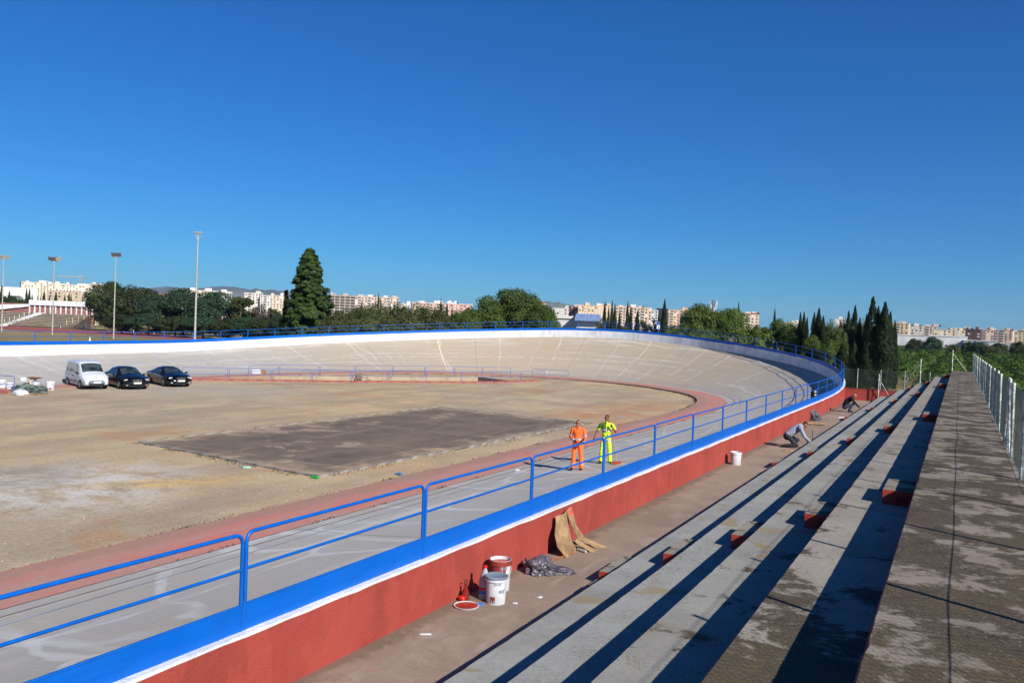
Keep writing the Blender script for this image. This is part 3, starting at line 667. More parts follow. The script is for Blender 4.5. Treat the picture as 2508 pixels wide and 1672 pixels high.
def vehicle(name,label,cat,loc,rz,st,paint,glass,wheels,wr,tw,extra,group='cars parked by the ramp'):
    """st: stations (x, z_bottom, z_belt, z_roof, halfw_bottom, halfw_belt, halfw_roof); front is +x"""
    t=thing(name,label,cat,loc,rz,group)
    def S(x):
        for a,b in zip(st,st[1:]):
            if a[0]<=x<=b[0]:
                u=(x-a[0])/(b[0]-a[0]); return [a[i]+(b[i]-a[i])*u for i in range(7)]
        return list(st[-1] if x>st[-1][0] else st[0])
    def Sm(x):
        h=.05; A=[S(x+d) for d in(-h,0,h)]; r=[sum(c)/3 for c in zip(*A)]; r[0]=x; return r
    def pt(x,v,side):
        _,zb,zs,zr,wb,ws,wr_=Sm(x)
        K=[(wb*.97,zb),(ws*1.0,zb+(zs-zb)*.42),(ws,zs-.04),(wr_,zr-.05-.02),(wr_*.55,zr),(0,zr+.012)]
        kv=[0,.25,.5,.75,.88,1]
        for i in range(5):
            if v<=kv[i+1]+1e-9:
                u=(v-kv[i])/(kv[i+1]-kv[i]); a,b=K[i],K[i+1]; return Vector((x,side*(a[0]+(b[0]-a[0])*u),a[1]+(b[1]-a[1])*u))
    xs=[];x0,x1=st[0][0],st[-1][0]; n=46
    xs=[x0+(x1-x0)*i/n for i in range(n+1)]; vs=[0,.12,.25,.38,.5,.56,.63,.7,.75,.8,.88,.94,1]
    m=MB(); G=[[pt(x,v,-1) for v in vs]+[pt(x,v,1) for v in vs[-2::-1]] for x in xs]
    m.grid(G,0,True)
    k=len(G[0]); m.add(G[0],[tuple(range(k))],0); m.add(G[-1],[tuple(range(k-1,-1,-1))],0)
    m.add([pt(x,0,-1) for x in xs]+[pt(x,0,1) for x in xs],[(i,i+n+1,i+n+2,i+1) for i in range(n)],0)
    body=m.build('body',paint,t)
    def patch(xa,xb,va,vb,side,nm,mat,off=.008,nx=6,nv=4,par=None,shear=0,shear2=None):
        P=[];s2=shear if shear2 is None else shear2
        for i in range(nx+1):
            row=[]
            for j in range(nv+1):
                fv=j/nv; v=va+(vb-va)*fv; x=xa+(xb-xa)*i/nx+(shear*(1-i/nx)+s2*i/nx)*fv
                a=pt(x,v,side); dx=pt(min(x+.02,x1),v,side)-pt(max(x-.02,x0),v,side); dv=pt(x,min(1,v+.01),side)-pt(x,v-.01,side)
                nn=dx.cross(dv); nn=nn.normalized() if nn.length>1e-9 else Vector((0,0,1))
                if nn.dot(Vector((0,side*1.,.6)))<0: nn=-nn
                row.append(a+nn*off)
            P.append(row)
        mm=MB(); mm.grid(P,0,True,flip=(side>0)); return mm.build(nm,mat,par or t)
    def screen(xa,xb,va,nm,off=.008):
        # glass across the full width between the pillars
        P=[]
        for i in range(7):
            x=xa+(xb-xa)*i/6; row=[]
            for side,vv in [(-1,va),(-1,.85),(-1,.92),(-1,1),(1,.92),(1,.85),(1,va)]:
                a=pt(x,vv,side); row.append(a+Vector((.012 if xb>0 else -.012,0,off)))
            P.append(row)
        mm=MB(); mm.grid(P,0,True); return mm.build(nm,M['glass'],t)
    for nm,xa,xb,va,vb,sh,sh2 in glass['side']:
        for side in(-1,1): patch(xa,xb,va,vb,side,nm,M['glass'],shear=sh,shear2=sh2)
    screen(*glass['front'],'windscreen'); screen(*glass['rear'],'rear_window')
    for x in wheels:
        for side in(-1,1):
            yw=side*(Sm(x)[5]-tw/2+.012)
            m=MB(); m.lathe([(wr+.055,-.03),(wr+.055,.03)],n=22,axis='Y'); 
            m=MB(); vsx=[];nn=18
            for i in range(nn+1):
                a=math.pi*(-.06+1.12*i/nn); vsx+= [Vector((x+(wr+.05)*math.cos(a),0,wr+(wr+.05)*math.sin(a)))]
            yy=side*(Sm(x)[5]+.004); m.add([Vector((v.x,yy,v.z)) for v in vsx]+[Vector((x,yy,.16))],[tuple(range(len(vsx)+1))] if side<0 else [tuple(range(len(vsx),-1,-1))]); m.build('wheel_arch',M['black_plastic'],t)
            w=MB(); w.lathe([(wr*.62,-tw/2),(wr*.9,-tw/2),(wr,-tw/2+.03),(wr,tw/2-.03),(wr*.9,tw/2),(wr*.62,tw/2)],n=24,axis='Y'); wo=w.build('wheel',M['rubber'],t,(x,yw,wr))
            r=MB(); rr=wr*.64; ys=side*(tw/2-.015)
            r.lathe([(rr,ys-.02),(rr,ys+.005),(rr*.88,ys)],n=20,axis='Y'); r.cyl((0,ys-.03*side,0),(0,ys+.01*side,0),rr*.2,n=10)
            for q in range(7):
                a=2*math.pi*q/7; r.cyl((rr*.15*math.cos(a),ys,rr*.15*math.sin(a)),(rr*.93*math.cos(a),ys,rr*.93*math.sin(a)),.028,.022,5)
            r.build('rim',M['alloy'],wo)
            r=MB(); r.cyl((0,ys-.06*side,0),(0,ys-.05*side,0),rr,n=20); r.build('brake_backing',M['black_plastic'],wo)
    extra(t,pt,Sm,patch)
    return t
def lampset(t,x,y,z,sx,sy,sz,amber=False):
    for s in(-1,1):
        m=MB(); m.ell((x,s*y,z),(sx,sy,sz),14,8,0,Matrix.Rotation(-s*(.15 if amber else .55),3,'Z')@Matrix.Rotation(0 if amber else -.25,3,'Y')); o=m.build('headlight',M['lamp'],t)
        if amber: m=MB(); m.ell((x-.02,s*(y+.0),z-sz*.95),(sx*.9,sy*.95,sz*.42),10,6); m.build('indicator',M['amber'],t)
def plate(t,x,z,w=.52):
    m=MB(); m.box((x,0,z),(.02,w,.115)); o=m.build('number_plate',M['plate'],t); m=MB(); m.box((x+.012,-w/2+.03,z),(.004,.045,.1)); m.build('plate_band',M['plate_blue'],o)
def mirrors(t,x,y,z,mat):
    for s in(-1,1):
        m=MB(); m.ell((x,s*(y+.1),z),(.06,.1,.085),10,7); m.cyl((x+.02,s*(y-.06),z-.04),(x+.01,s*(y+.07),z-.03),.025,n=6); m.build('door_mirror',mat,t)
def door_lines(t,pt,lines,mat):
    for side in(-1,1):
        for xa,va,xb,vb in lines:
            P=[]
            for i in range(9):
                u=i/8; p=pt(xa+(xb-xa)*u,va+(vb-va)*u,side); P.append(p+Vector((0,side*.002,0)))
            m=MB(); m.tube(P,.006,4); m.build('door_seam',mat,t)
# white high-roof van
vst=[(-1.98,.34,.95,1.74,.70,.76,.60),(-1.93,.30,.96,1.79,.78,.82,.66),(-1.2,.27,.97,1.84,.80,.83,.68),(-.2,.25,.97,1.85,.80,.83,.68),(.42,.25,.97,1.80,.80,.83,.67),(.62,.25,.97,1.74,.80,.83,.655),(1.22,.25,.98,1.16,.80,.83,.70),(1.35,.25,.97,1.10,.80,.82,.70),(1.72,.27,.90,.98,.79,.80,.64),(1.88,.30,.80,.86,.74,.76,.58),(1.98,.36,.66,.70,.66,.68,.52)]
def van_x(t,pt,Sm,patch):
    m=MB(); G=[]
    for i in range(13):
        y=-.80+1.6*i/12; x=1.99-.16*(abs(y)/.8)**3
        G.append([Vector((x-.1,y,.24)),Vector((x+.02,y,.30)),Vector((x+.04,y,.46)),Vector((x+.01,y,.60)),Vector((x-.12,y,.63))])
    m.grid(G,0,True,flip=True); b=m.build('front_bumper',M['bumper'],t)
    m=MB(); m.box((2.035,0,.36),(.02,.9,.07)); m.build('air_intake',M['black_plastic'],b)
    plate(t,2.045,.49); lampset(t,1.84,.60,.75,.10,.16,.12,True)
    m=MB(); m.box((1.93,0,.70),(.05,.74,.05)); m.build('grille',M['black_plastic'],t)
    m=MB(); m.box((1.945,0,.80),(.012,.05,.075),mat=Matrix.Rotation(.8,3,'X')); m.build('diamond_badge',M['chrome'],t)
    mirrors(t,1.0,.83,1.06,M['black_plastic'])
    for side in(-1,1):
        patch(-1.0,.75,.17,.23,side,'side_rubbing_strip',M['bumper'],.015,8,2)
        m=MB(); m.box((-.22,side*.84,.86),(.16,.03,.035)); m.build('door_handle',M['black_plastic'],t)
        m=MB(); m.box((.02,side*.84,.86),(.16,.03,.035)); m.build('door_handle',M['black_plastic'],t)
        patch(-1.75,-.35,.47,.485,side,'door_rail',M['black_plastic'],.008,8,1)
    door_lines(t,pt,[(-.1,.05,-.1,.5),(-.1,.5,-.05,.74),(.98,.1,.98,.5),(-1.1,.05,-1.1,.74)],M['bumper'])
    m=MB(); m.cyl((.35,0,1.82),(.22,0,1.95),.006,n=5); m.build('aerial',M['black_plastic'],t)
vehicle('parked_van','white high-roofed van parked left of the two dark cars','van',(-52.0,35.6,0),R_(-17),vst,M['van_paint'],
    dict(side=[('side_window',-1.72,-1.18,.535,.715,0,0),('side_window',-1.02,-.16,.535,.715,0,0),('front_side_window',-.02,.86,.535,.715,.02,-.38)],front=(.68,1.22,.765),rear=(-1.965,-1.95,.79)),(-1.3,1.28),.30,.18,van_x)
cst=[(-2.36,.42,.86,.92,.66,.72,.58),(-2.3,.36,.92,1.02,.74,.82,.62),(-1.95,.3,.95,1.06,.82,.88,.66),(-1.7,.26,.95,1.10,.84,.90,.64),(-.95,.22,.94,1.40,.85,.91,.58),(-.4,.21,.93,1.46,.85,.91,.58),(.1,.21,.92,1.45,.85,.91,.58),(.35,.21,.92,1.41,.85,.91,.58),(1.12,.21,.91,1.0,.85,.91,.68),(1.3,.22,.89,.96,.85,.90,.68),(1.9,.24,.80,.86,.83,.86,.62),(2.2,.27,.70,.76,.78,.80,.54),(2.36,.34,.58,.62,.66,.68,.46)]
def car_x(lampy=.66,badge=True):
    def f(t,pt,Sm,patch):
        m=MB(); G=[]
        for i in range(13):
            y=-.84+1.68*i/12; x=2.37-.26*(abs(y)/.84)**3
            G.append([Vector((x-.12,y,.19)),Vector((x+.0,y,.24)),Vector((x+.03,y,.42)),Vector((x-.02,y,.56)),Vector((x-.1,y,.60))])
        m.grid(G,0,True,flip=True); b=m.build('front_bumper',M['navy_paint'] if badge else M['black_paint'],t)
        m=MB(); m.box((2.385,0,.27),(.03,1.0,.09)); m.build('air_intake',M['black_plastic'],b)
        for s in(-1,1):
            m=MB(); m.ell((2.30,s*.62,.32),(.06,.1,.045),10,6); m.build('fog_light',M['lamp'],b)
        plate(t,2.41,.46); lampset(t,2.13,lampy-.02,.645,.10,.21,.07)
        m=MB(); m.box((2.345,0,.63),(.06,.66,.13)); g=m.build('grille',M['black_plastic'],t)
        for z in(.60,.645,.685): m=MB(); m.box((2.38,0,z),(.012,.6,.012)); m.build('grille_bar',M['chrome'],g)
        m=MB()
        if badge: m.tube([Vector((2.39,.055*math.cos(a),.645+.055*math.sin(a))) for a in [2*math.pi*k/14 for k in range(14)]],.006,5,closed=True)
        else:
            for q in range(4): m.tube([Vector((2.39,-.075+.05*q+.032*math.cos(a),.67+.032*math.sin(a))) for a in [2*math.pi*k/12 for k in range(12)]],.004,5,closed=True)
        m.build('badge',M['chrome'],g)
        mirrors(t,.92,.83,.95,M['navy_paint'] if badge else M['black_paint'])
        door_lines(t,pt,[(-.45,.05,-.45,.5),(.95,.08,.95,.5),(-1.45,.2,-1.3,.5)] if badge else [(-.75,.05,-.75,.5),(.95,.08,.95,.5)],M['black_plastic'])
        for side in(-1,1):
            for x in((-.3,.62) if badge else (-.55,)):
                m=MB(); m.box((x-.1,side*.915,.80),(.2,.02,.03)); m.build('door_handle',M['chrome'] if badge else M['black_paint'],t)
    return f
vehicle('parked_sedan','dark navy four-door sedan parked between the van and the black coupe','car',(-50.9,37.75,0),R_(-18.5),cst,M['navy_paint'],
    dict(side=[('rear_side_window',-1.15,-.5,.54,.715,.12,.0),('front_side_window',-.42,.98,.54,.715,.0,-.52)],front=(.40,1.12,.775),rear=(-1.62,-1.0,.775)),(-1.38,1.42),.325,.2,car_x())
kst=[(-2.3,.42,.84,.90,.66,.72,.56),(-2.24,.36,.90,.98,.76,.84,.62),(-1.9,.28,.93,1.03,.84,.90,.64),(-1.55,.24,.93,1.10,.85,.91,.62),(-.8,.21,.91,1.32,.86,.92,.56),(-.3,.2,.90,1.37,.86,.92,.56),(.15,.2,.89,1.35,.86,.92,.56),(.3,.2,.89,1.32,.86,.92,.57),(1.1,.2,.88,.97,.86,.92,.68),(1.3,.21,.87,.93,.86,.91,.68),(1.9,.23,.78,.84,.84,.87,.62),(2.18,.26,.68,.74,.78,.80,.54),(2.32,.34,.56,.6,.66,.68,.46)]
vehicle('parked_coupe','low black two-door coupe parked nearest the ramp railing','car',(-51.0,41.4,0),R_(-18.5),kst,M['black_paint'],
    dict(side=[('rear_side_window',-1.15,-.42,.55,.71,.2,.0),('front_side_window',-.34,.95,.55,.71,.0,-.52)],front=(.36,1.1,.775),rear=(-1.5,-.85,.775)),(-1.36,1.40),.33,.21,car_x(.67,False))
# ================================================================ people
def cloth(name,c,var=.15,rough=.85):
    t=NT(name,rough,.2); v=t.coord('Object',(1,1,.45),warp=.12,wscale=5.); f=t.noise(v,11,3,.55,.3,.7,.6); g=t.noise(v,4,4,.6,.35,.7); d=tuple(int(x*(1-var*2)) for x in c)
    b=t.mix(g,c,d,.6); b=t.mix(t.noise(t.coord(),6,5,.75,.6,.72),b,tuple(int(x*.6) for x in c),.14); t.col(b); t.bump(f,.022,.7); return t.m
M['skin']=plain('skin',(150,98,74),.6,.35,0,.12,9); M['skin_dark']=plain('tanned_skin',(124,78,56),.6,.35,0,.12,9)
M['hiviz_orange']=cloth('hi_viz_orange_cloth',(252,112,54),.06); M['hiviz_lime']=cloth('hi_viz_lime_cloth',(198,234,50),.06); M['lime_dark']=cloth('dark_green_shirt_cloth',(74,104,36),.1)
M['reflect']=cloth('grey_reflective_band',(168,160,168),.08,.45); M['glove']=cloth('dark_glove',(26,28,34),.2); M['boot']=cloth('black_boot',(22,22,24),.2,.6)
M['hair_grey']=plain('short_grey_hair',(112,106,100),.8,.2,0,.3,30); M['hair_dark']=plain('dark_hair',(26,20,17),.7,.3,0,.2,30); M['hair_black']=plain('black_hair',(14,13,14),.6,.35,0,.2,30)
M['sweater']=cloth('pale_grey_sweater',(150,156,172),.12); M['trousers_dark']=cloth('dark_grey_trousers',(58,56,64),.25); M['jacket_navy']=cloth('dark_navy_jacket',(22,24,36),.2); M['trousers_blue']=cloth('grey_blue_work_trousers',(84,88,112),.2); M['lens']=plain('dark_lens',(10,10,12),.1,.6); M['pink_cap']=cloth('faded_pink_cap',(206,120,104),.12)
def V3(*a): return Vector(a)
def hand(P,w,d,n,lab,curl=.5,side=1,s=1.):
    """palm and five fingers: w wrist, d pointing direction, n back-of-hand normal"""
    d=Vector(d).normalized(); n=Vector(n); n=(n-d*n.dot(d)).normalized(); u=d.cross(n)*side
    w=Vector(w); k=w+d*.085*s
    for q in(-1,-.33,.33,1): P.append(('c',w+u*q*.018*s,.017*s,k+u*q*.03*s,.014*s,lab))
    for q,L in((-1,.062),(-.33,.075),(.33,.08),(1,.07)):
        a=k+u*q*.03*s; c1=(d*math.cos(curl)-n*math.sin(curl)); b=a+c1*L*.5*s; c2=(d*math.cos(curl*2.2)-n*math.sin(curl*2.2)); c=b+c2*L*.5*s
        P.append(('c',a,.0105*s,b,.0095*s,lab)); P.append(('c',b,.0095*s,c,.0085*s,lab))
    a=w+d*.03*s+u*.03*s; b=a+(d*.6+u*.7-n*.3).normalized()*.04*s; c=b+(d*.9+u*.1-n*.5).normalized()*.032*s
    P.append(('c',a,.014*s,b,.0115*s,lab)); P.append(('c',b,.0115*s,c,.0095*s,lab))
def head(P,c,R3,skin):
    """c centre of skull, R3 3x3 rotation (local +y is the face)"""
    T=lambda x,y,z: Vector(c)+R3@Vector((x,y,z))
    P.append(('e',T(0,-.012,.025),(.076,.094,.092),skin,R3)); P.append(('e',T(0,.018,-.045),(.06,.07,.075),skin,R3))
    P.append(('c',T(0,.075,-.075),.026,T(0,.08,-.09),.022,skin)); P.append(('c',T(0,.088,.0),.01,T(0,.108,-.03),.015,skin))
    for s in(-1,1): P.append(('e',T(s*.078,-.008,-.012),(.012,.022,.034),skin,R3)); P.append(('c',T(s*.018,.086,.02),.016,T(s*.05,.07,.022),.014,skin))
    P.append(('c',T(-.02,.086,-.062),.011,T(.02,.086,-.062),.011,skin)); P.append(('c',T(0,-.02,-.05),.055,T(0,-.045,-.16),.058,skin))
    return T
def body(name,label,loc,rz,P,mats,bands=(),vox=.0105):
    m=MB()
    for p in P:
        if p[0]=='c':
            _,a,r0,b,r1,lab=p; a,b=Vector(a),Vector(b); d=b-a; L=d.length; d=d.normalized() if L>1e-6 else Vector((0,0,1)); n=14
            x=d.orthogonal().normalized(); y=d.cross(x); rows=[]
            for k in range(5): t=math.pi/2*(1-k/4); rows.append((a-d*r0*math.sin(t),r0*math.cos(t)))
            for k in range(5): t=math.pi/2*k/4; rows.append((b+d*r1*math.sin(t),r1*math.cos(t)))
            vs=[]
            for c,r in rows:
                for i in range(n): q=2*math.pi*i/n; vs.append(c+(x*math.cos(q)+y*math.sin(q))*max(r,1e-4))
            fs=[(j*n+i,j*n+(i+1)%n,(j+1)*n+(i+1)%n,(j+1)*n+i) for j in range(9) for i in range(n)]
            fs+=[tuple(range(n-1,-1,-1)),tuple(9*n+i for i in range(n))]
            m.add(vs,fs)
        else:
            m.ell(p[1],p[2],16,12,0,p[4] if len(p)>4 else None)
    tmp=link('tmp',m.mesh('tmp',[])) if False else bpy.data.objects.new('tmp',m.mesh('tmp',[mats[0][1]])); COL.objects.link(tmp)
    md=tmp.modifiers.new('r','REMESH'); md.mode='VOXEL'; md.voxel_size=vox; md.use_smooth_shade=True
    sm=tmp.modifiers.new('s','SMOOTH'); sm.factor=.5; sm.iterations=3
    dg=bpy.context.evaluated_depsgraph_get(); me=bpy.data.meshes.new_from_object(tmp.evaluated_get(dg)); bpy.data.objects.remove(tmp)
    me.name=name; me.materials.clear(); idx={k:i for i,(k,_) in enumerate(mats)}
    for _,mm in mats: me.materials.append(mm)
    seg=[]
    for p in P:
        if p[0]=='c': seg.append((Vector(p[1]),Vector(p[3]),p[2],p[4],idx[p[5]]))
        else:
            R3=p[4] if len(p)>4 else Matrix.Identity(3); seg.append((Vector(p[1]),None,Vector(p[2]),R3.transposed(),idx[p[3]]))
    def lab(c):
        best=(9,0)
        for s in seg:
            if s[1] is None:
                q=s[3]@(c-s[0]); l=q.length; k=Vector((q.x/s[2].x,q.y/s[2].y,q.z/s[2].z)).length; d=(l-l/max(k,1e-4))
            else:
                ab=s[1]-s[0]; t=max(0,min(1,(c-s[0]).dot(ab)/max(ab.length_squared,1e-9))); d=(c-s[0]-ab*t).length-(s[2]+(s[3]-s[2])*t)
            if d<best[0]: best=(d,s[4])
        return best[1]
    for f in me.polygons:
        c=f.center; i=lab(c)
        for src,fn,dst in bands:
            if i==idx[src] and fn(c): i=idx[dst]
        f.material_index=i; f.use_smooth=True
    o=link(name,me,None,loc,rz); tag(o,label,'person'); return o
def hair(o,T,R3,mat,kind='short',name='hair'):
    m=MB(); nu,nv=18,10; G=[]
    for j in range(nv+1):
        row=[]
        for i in range(nu+1):
            az=2*math.pi*i/nu; lim=.72+1.1*(.5-.5*math.sin(az)) ; ph=lim*j/nv
            r=(.081,.1,.099); row.append(T(r[0]*math.sin(ph)*math.cos(az),-.012+r[1]*math.sin(ph)*math.sin(az),.027+r[2]*math.cos(ph)))
        G.append(row)
    m.grid(G,0,True); m.build(name,mat,o)
def shades(o,T,mat,name='sunglasses'):
    m=MB()
    for s in(-1,1):
        m.ell(T(s*.034,.088,.004),(.03,.012,.02),10,6); m.cyl(T(s*.06,.085,.01),T(s*.08,0,.008),.004,n=5)
    m.cyl(T(-.01,.097,.01),T(.01,.097,.01),.005,n=5); m.build(name,mat,o)
def face_dir(T,o):
    m=MB()
    for s in(-1,1): m.ell(T(s*.031,.078,.002),(.012,.008,.007),8,6)
    m.build('eyes',M['lens'],o)
def mirror(P):
    S=Matrix(((-1,0,0),(0,1,0),(0,0,1))); Q=[]
    for p in P:
        if p[0]=='c': Q.append(('c',S@Vector(p[1]),p[2],S@Vector(p[3]),p[4],p[5]))
        else: Q.append((p[0],S@Vector(p[1]),p[2],p[3])+((S@p[4]@S,) if len(p)>4 else ()))
    return Q
def mirT(T): return lambda x,y,z:(lambda v:Vector((-v.x,v.y,v.z)))(T(x,y,z))
def standing_legs(P,lab,boot,spread=.1,hem=.078,stag=(0,0),zk=.5):
    for s,yo in((-1,stag[0]),(1,stag[1])):
        hip=V3(s*.09,0,.9); kn=V3(s*(.09+spread*.35),.02+yo*.5,zk); an=V3(s*(.09+spread*.6),-.01+yo,.11)
        P+= [('c',hip,.098,kn,.076,lab),('c',kn,.075,an,hem,lab),('c',an+V3(0,0,.02),.07,an+V3(0,0,-.03),.074,lab)]
        P+= [('c',an+V3(0,-.02,-.055),.048,an+V3(s*.015,.15,-.075),.04,boot),('c',an,.055,an+V3(0,0,-.06),.05,boot)]
# -------- standing worker in orange
Pw=[]; standing_legs(Pw,'o','boot',.1,.085,(.05,-.02))
Pw+=[('e',V3(0,0,.95),(.175,.13,.15),'o'),('c',V3(0,0,1.0),.135,V3(0,.0,1.2),.145,'o'),('e',V3(0,0,1.29),(.19,.125,.17),'o'),('c',V3(-.14,-.005,1.41),.075,V3(.14,-.005,1.41),.075,'o'),('e',V3(0,.03,1.08),(.15,.135,.17),'o')]
Pw+=[('c',V3(0,.015,1.46),.068,V3(0,.02,1.5),.064,'o')]
# arms
Pw+=[('c',V3(-.2,0,1.41),.068,V3(-.29,-.04,1.15),.056,'o'),('c',V3(-.29,-.04,1.15),.055,V3(-.12,.2,1.06),.044,'o'),('c',V3(.2,0,1.41),.068,V3(.27,.02,1.15),.056,'o'),('c',V3(.27,.02,1.15),.055,V3(.3,.26,1.12),.044,'o')]
hand(Pw,V3(-.12,.2,1.06),V3(.8,.5,-.15),V3(0,.2,1),'g',.7,1,1.08); hand(Pw,V3(.3,.26,1.12),V3(-.1,.9,-.2),V3(.8,0,.4),'g',.9,-1,1.08)
Rh=Matrix.Rotation(R_(38),3,'Z')@Matrix.Rotation(R_(-6),3,'X'); T=head(Pw,V3(0,.03,1.645),Rh,'s')
Pw=mirror(Pw); T=mirT(T)
pos=on_z(1413,1150,.38)
bands=[('o',lambda c:1.06<c.z<1.115 and abs(c.x)<.19,'r'),('o',lambda c:abs(c.x)>.2 and 1.19<c.z<1.25,'r'),('o',lambda c:.2<c.z<.25,'r'),('o',lambda c:.3<c.z<.35 and False,'r')]
yawp=math.atan2(-pos.y,-pos.x)-math.pi/2
def bank_z(x,y):
    s=y-TR[0]; o=XW-x+0.; w=bank_w(s); q=1-(o-.1)/w; return .12+(wall_top(s)-.92)*prof(s,max(0,q))
# settle the feet on the banking
for _ in range(4): pos=on_z(1413,1150,bank_z(pos.x,pos.y))
ow=body('person','worker in full orange hi-viz clothes standing on the track with gloved hands before him',pos-V3(0,0,.005),yawp-R_(14),Pw,[('o',M['hiviz_orange']),('s',M['skin']),('g',M['glove']),('boot',M['boot']),('r',M['reflect'])],bands)
hair(ow,T,Rh,M['hair_grey']); shades(ow,T,M['lens'])
ow_m=Matrix.Translation(ow.location)@Matrix.Rotation(ow.rotation_euler.z,4,'Z')
m=MB(); m.lathe([(.03,0),(.045,0),(.045,.11),(.03,.11)],n=16,axis='Z'); ro=m.build('tape_roll',plain('cream_paper_tape',(226,214,186)),None); 
ro.location=ow_m@V3(-.3,.36,1.04); ro.rotation_euler=(1.2,.3,yawp); tag(ro,'cream roll held in the left glove of the orange-clad worker','roll')
# -------- standing worker in lime with broom
Pl=[]; standing_legs(Pl,'l','boot',.14,.07,(.02,.04))
Pl+=[('e',V3(0,0,.95),(.17,.13,.15),'l'),('c',V3(0,0,1.0),.135,V3(0,.0,1.2),.145,'l'),('e',V3(0,0,1.29),(.195,.125,.17),'l'),('c',V3(-.15,-.005,1.41),.075,V3(.15,-.005,1.41),.075,'l'),('e',V3(0,.035,1.1),(.155,.14,.18),'l'),('c',V3(0,.01,1.46),.064,V3(0,.012,1.49),.06,'l')]
Pl+=[('c',V3(-.2,0,1.41),.07,V3(-.29,-.01,1.25),.064,'l'),('c',V3(-.28,-.01,1.26),.047,V3(-.35,.0,1.12),.043,'s'),('c',V3(-.35,0,1.12),.042,V3(-.44,.1,.92),.032,'s'),('c',V3(.2,0,1.41),.07,V3(.3,.02,1.27),.064,'l'),('c',V3(.29,.02,1.28),.047,V3(.34,.06,1.16),.044,'s'),('c',V3(.34,.06,1.16),.043,V3(.2,.22,1.34),.032,'s')]
hand(Pl,V3(-.44,.1,.92),V3(-.3,.3,-.9),V3(-.8,.2,0),'g',.35,-1,1.08); hand(Pl,V3(.2,.22,1.34),V3(-.35,.25,.85),V3(.3,.9,-.1),'g',1.0,1,1.08)
Rl=Matrix.Rotation(R_(34),3,'Z')@Matrix.Rotation(R_(-3),3,'X'); Tl=head(Pl,V3(0,.03,1.655),Rl,'s')
Pl=mirror(Pl); Tl=mirT(Tl)
pl=on_z(1482,1133,.38)
for _ in range(4): pl=on_z(1482,1133,bank_z(pl.x,pl.y))
yl=math.atan2(-pl.y,-pl.x)-math.pi/2
bl=[('l',lambda c:1.20<c.z<1.27 and abs(c.x)<.2,'r'),('l',lambda c:.80<c.z<.87,'r'),('l',lambda c:c.z>1.27 and c.x>.02 ,'d'),('l',lambda c:1.14<c.z<=1.2 and c.x>0,'d')]  # dark green on one side of the shirt's upper part
lw=body('person','worker in lime yellow hi-viz shirt and trousers standing with a broom and sunglasses',pl-V3(0,0,.005),yl+R_(4),Pl,[('l',M['hiviz_lime']),('s',M['skin_dark']),('g',M['glove']),('boot',M['boot']),('r',M['reflect']),('d',M['lime_dark'])],bl)
hair(lw,Tl,Rl,M['hair_dark']); shades(lw,Tl,M['lens'])
M['wood']=plain('pale_wood',(176,142,100),.75,.25,0,.25,12); M['red_bristle']=plain('reddish_bristles',(150,66,52),.9,.1)
mw=Matrix.Translation(lw.location)@Matrix.Rotation(lw.rotation_euler.z,4,'Z')
top=mw@V3(-.17,.30,1.52); bx=on_z(1510,1135,.4)
for _ in range(4): bx=on_z(1510,1136,bank_z(bx.x,bx.y))
br=thing('broom','long-handled broom held by the lime-clad worker, head on the ground','broom',bx)
m=MB(); m.cyl(V3(0,0,.09),top-bx,.013,n=7); m.build('handle',M['wood'],br)
m=MB(); rzb=YAW; m.box((0,0,.085),(.34,.06,.035),0,rzb); h=m.build('broom_head',M['red_bristle'],br)
m=MB(); m.frus((0,0,.005),(.36,.1),(.33,.05),.065,0,rzb); m.build('bristles',M['red_bristle'],br)
# -------- kneeling worker in a grey sweater (faces +x, towards the steps)
FL0=ZL[0]
def kneel():
    P=[]
    # local: +y forward, x right
    hip=V3(0,-.14,.40)
    for s in(-1,1):
        h=V3(s*.095,-.12,.40); k=V3(s*.15,.22-.06*(s>0),.12+.16*(s<0)); a=V3(s*.12,-.22,.09)
        if s<0: a=V3(s*.13,.05,.09)
        P+=[('c',h,.1,k,.075,'t'),('c',k,.072,a,.055,'t'),('c',a,.045,a+V3(0,-.13 if s>0 else .15,-.04),.038,'b')]
    P+=[('e',hip+V3(0,-.02,.02),(.175,.15,.15),'t')]
    sh=V3(0,.26,.78)
    P+=[('c',hip+V3(0,.02,.1),.145,V3(0,.08,.66),.15,'w'),('c',V3(0,.08,.66),.15,sh,.14,'w'),('c',sh+V3(-.13,0,0),.082,sh+V3(.13,0,0),.082,'w')]
    for s in(-1,1):
        e=V3(s*.26,.42,.50-.04*s); w=V3(s*.14,.66+.05*s,.22)
        P+=[('c',sh+V3(s*.18,.0,0),.075,e,.058,'w'),('c',e,.057,w,.046,'w')]; hand(P,w,V3(-.1*s,.6,-.7),V3(0,.7,.6),'s',.6,-s)
    R3=Matrix.Rotation(R_(-48),3,'X'); T=head(P,V3(0,.44,.87),R3,'s'); return P,T,R3
Pk,Tk,Rk=kneel()
kw=body('person','kneeling worker in pale grey sweater bending towards the lowest terrace riser',V3(-5.33,31.9,FL0),R_(-75),Pk,[('w',M['sweater']),('t',M['trousers_dark']),('s',M['skin']),('b',M['boot'])])
hair(kw,Tk,Rk,M['hair_black']); face_dir(Tk,kw)
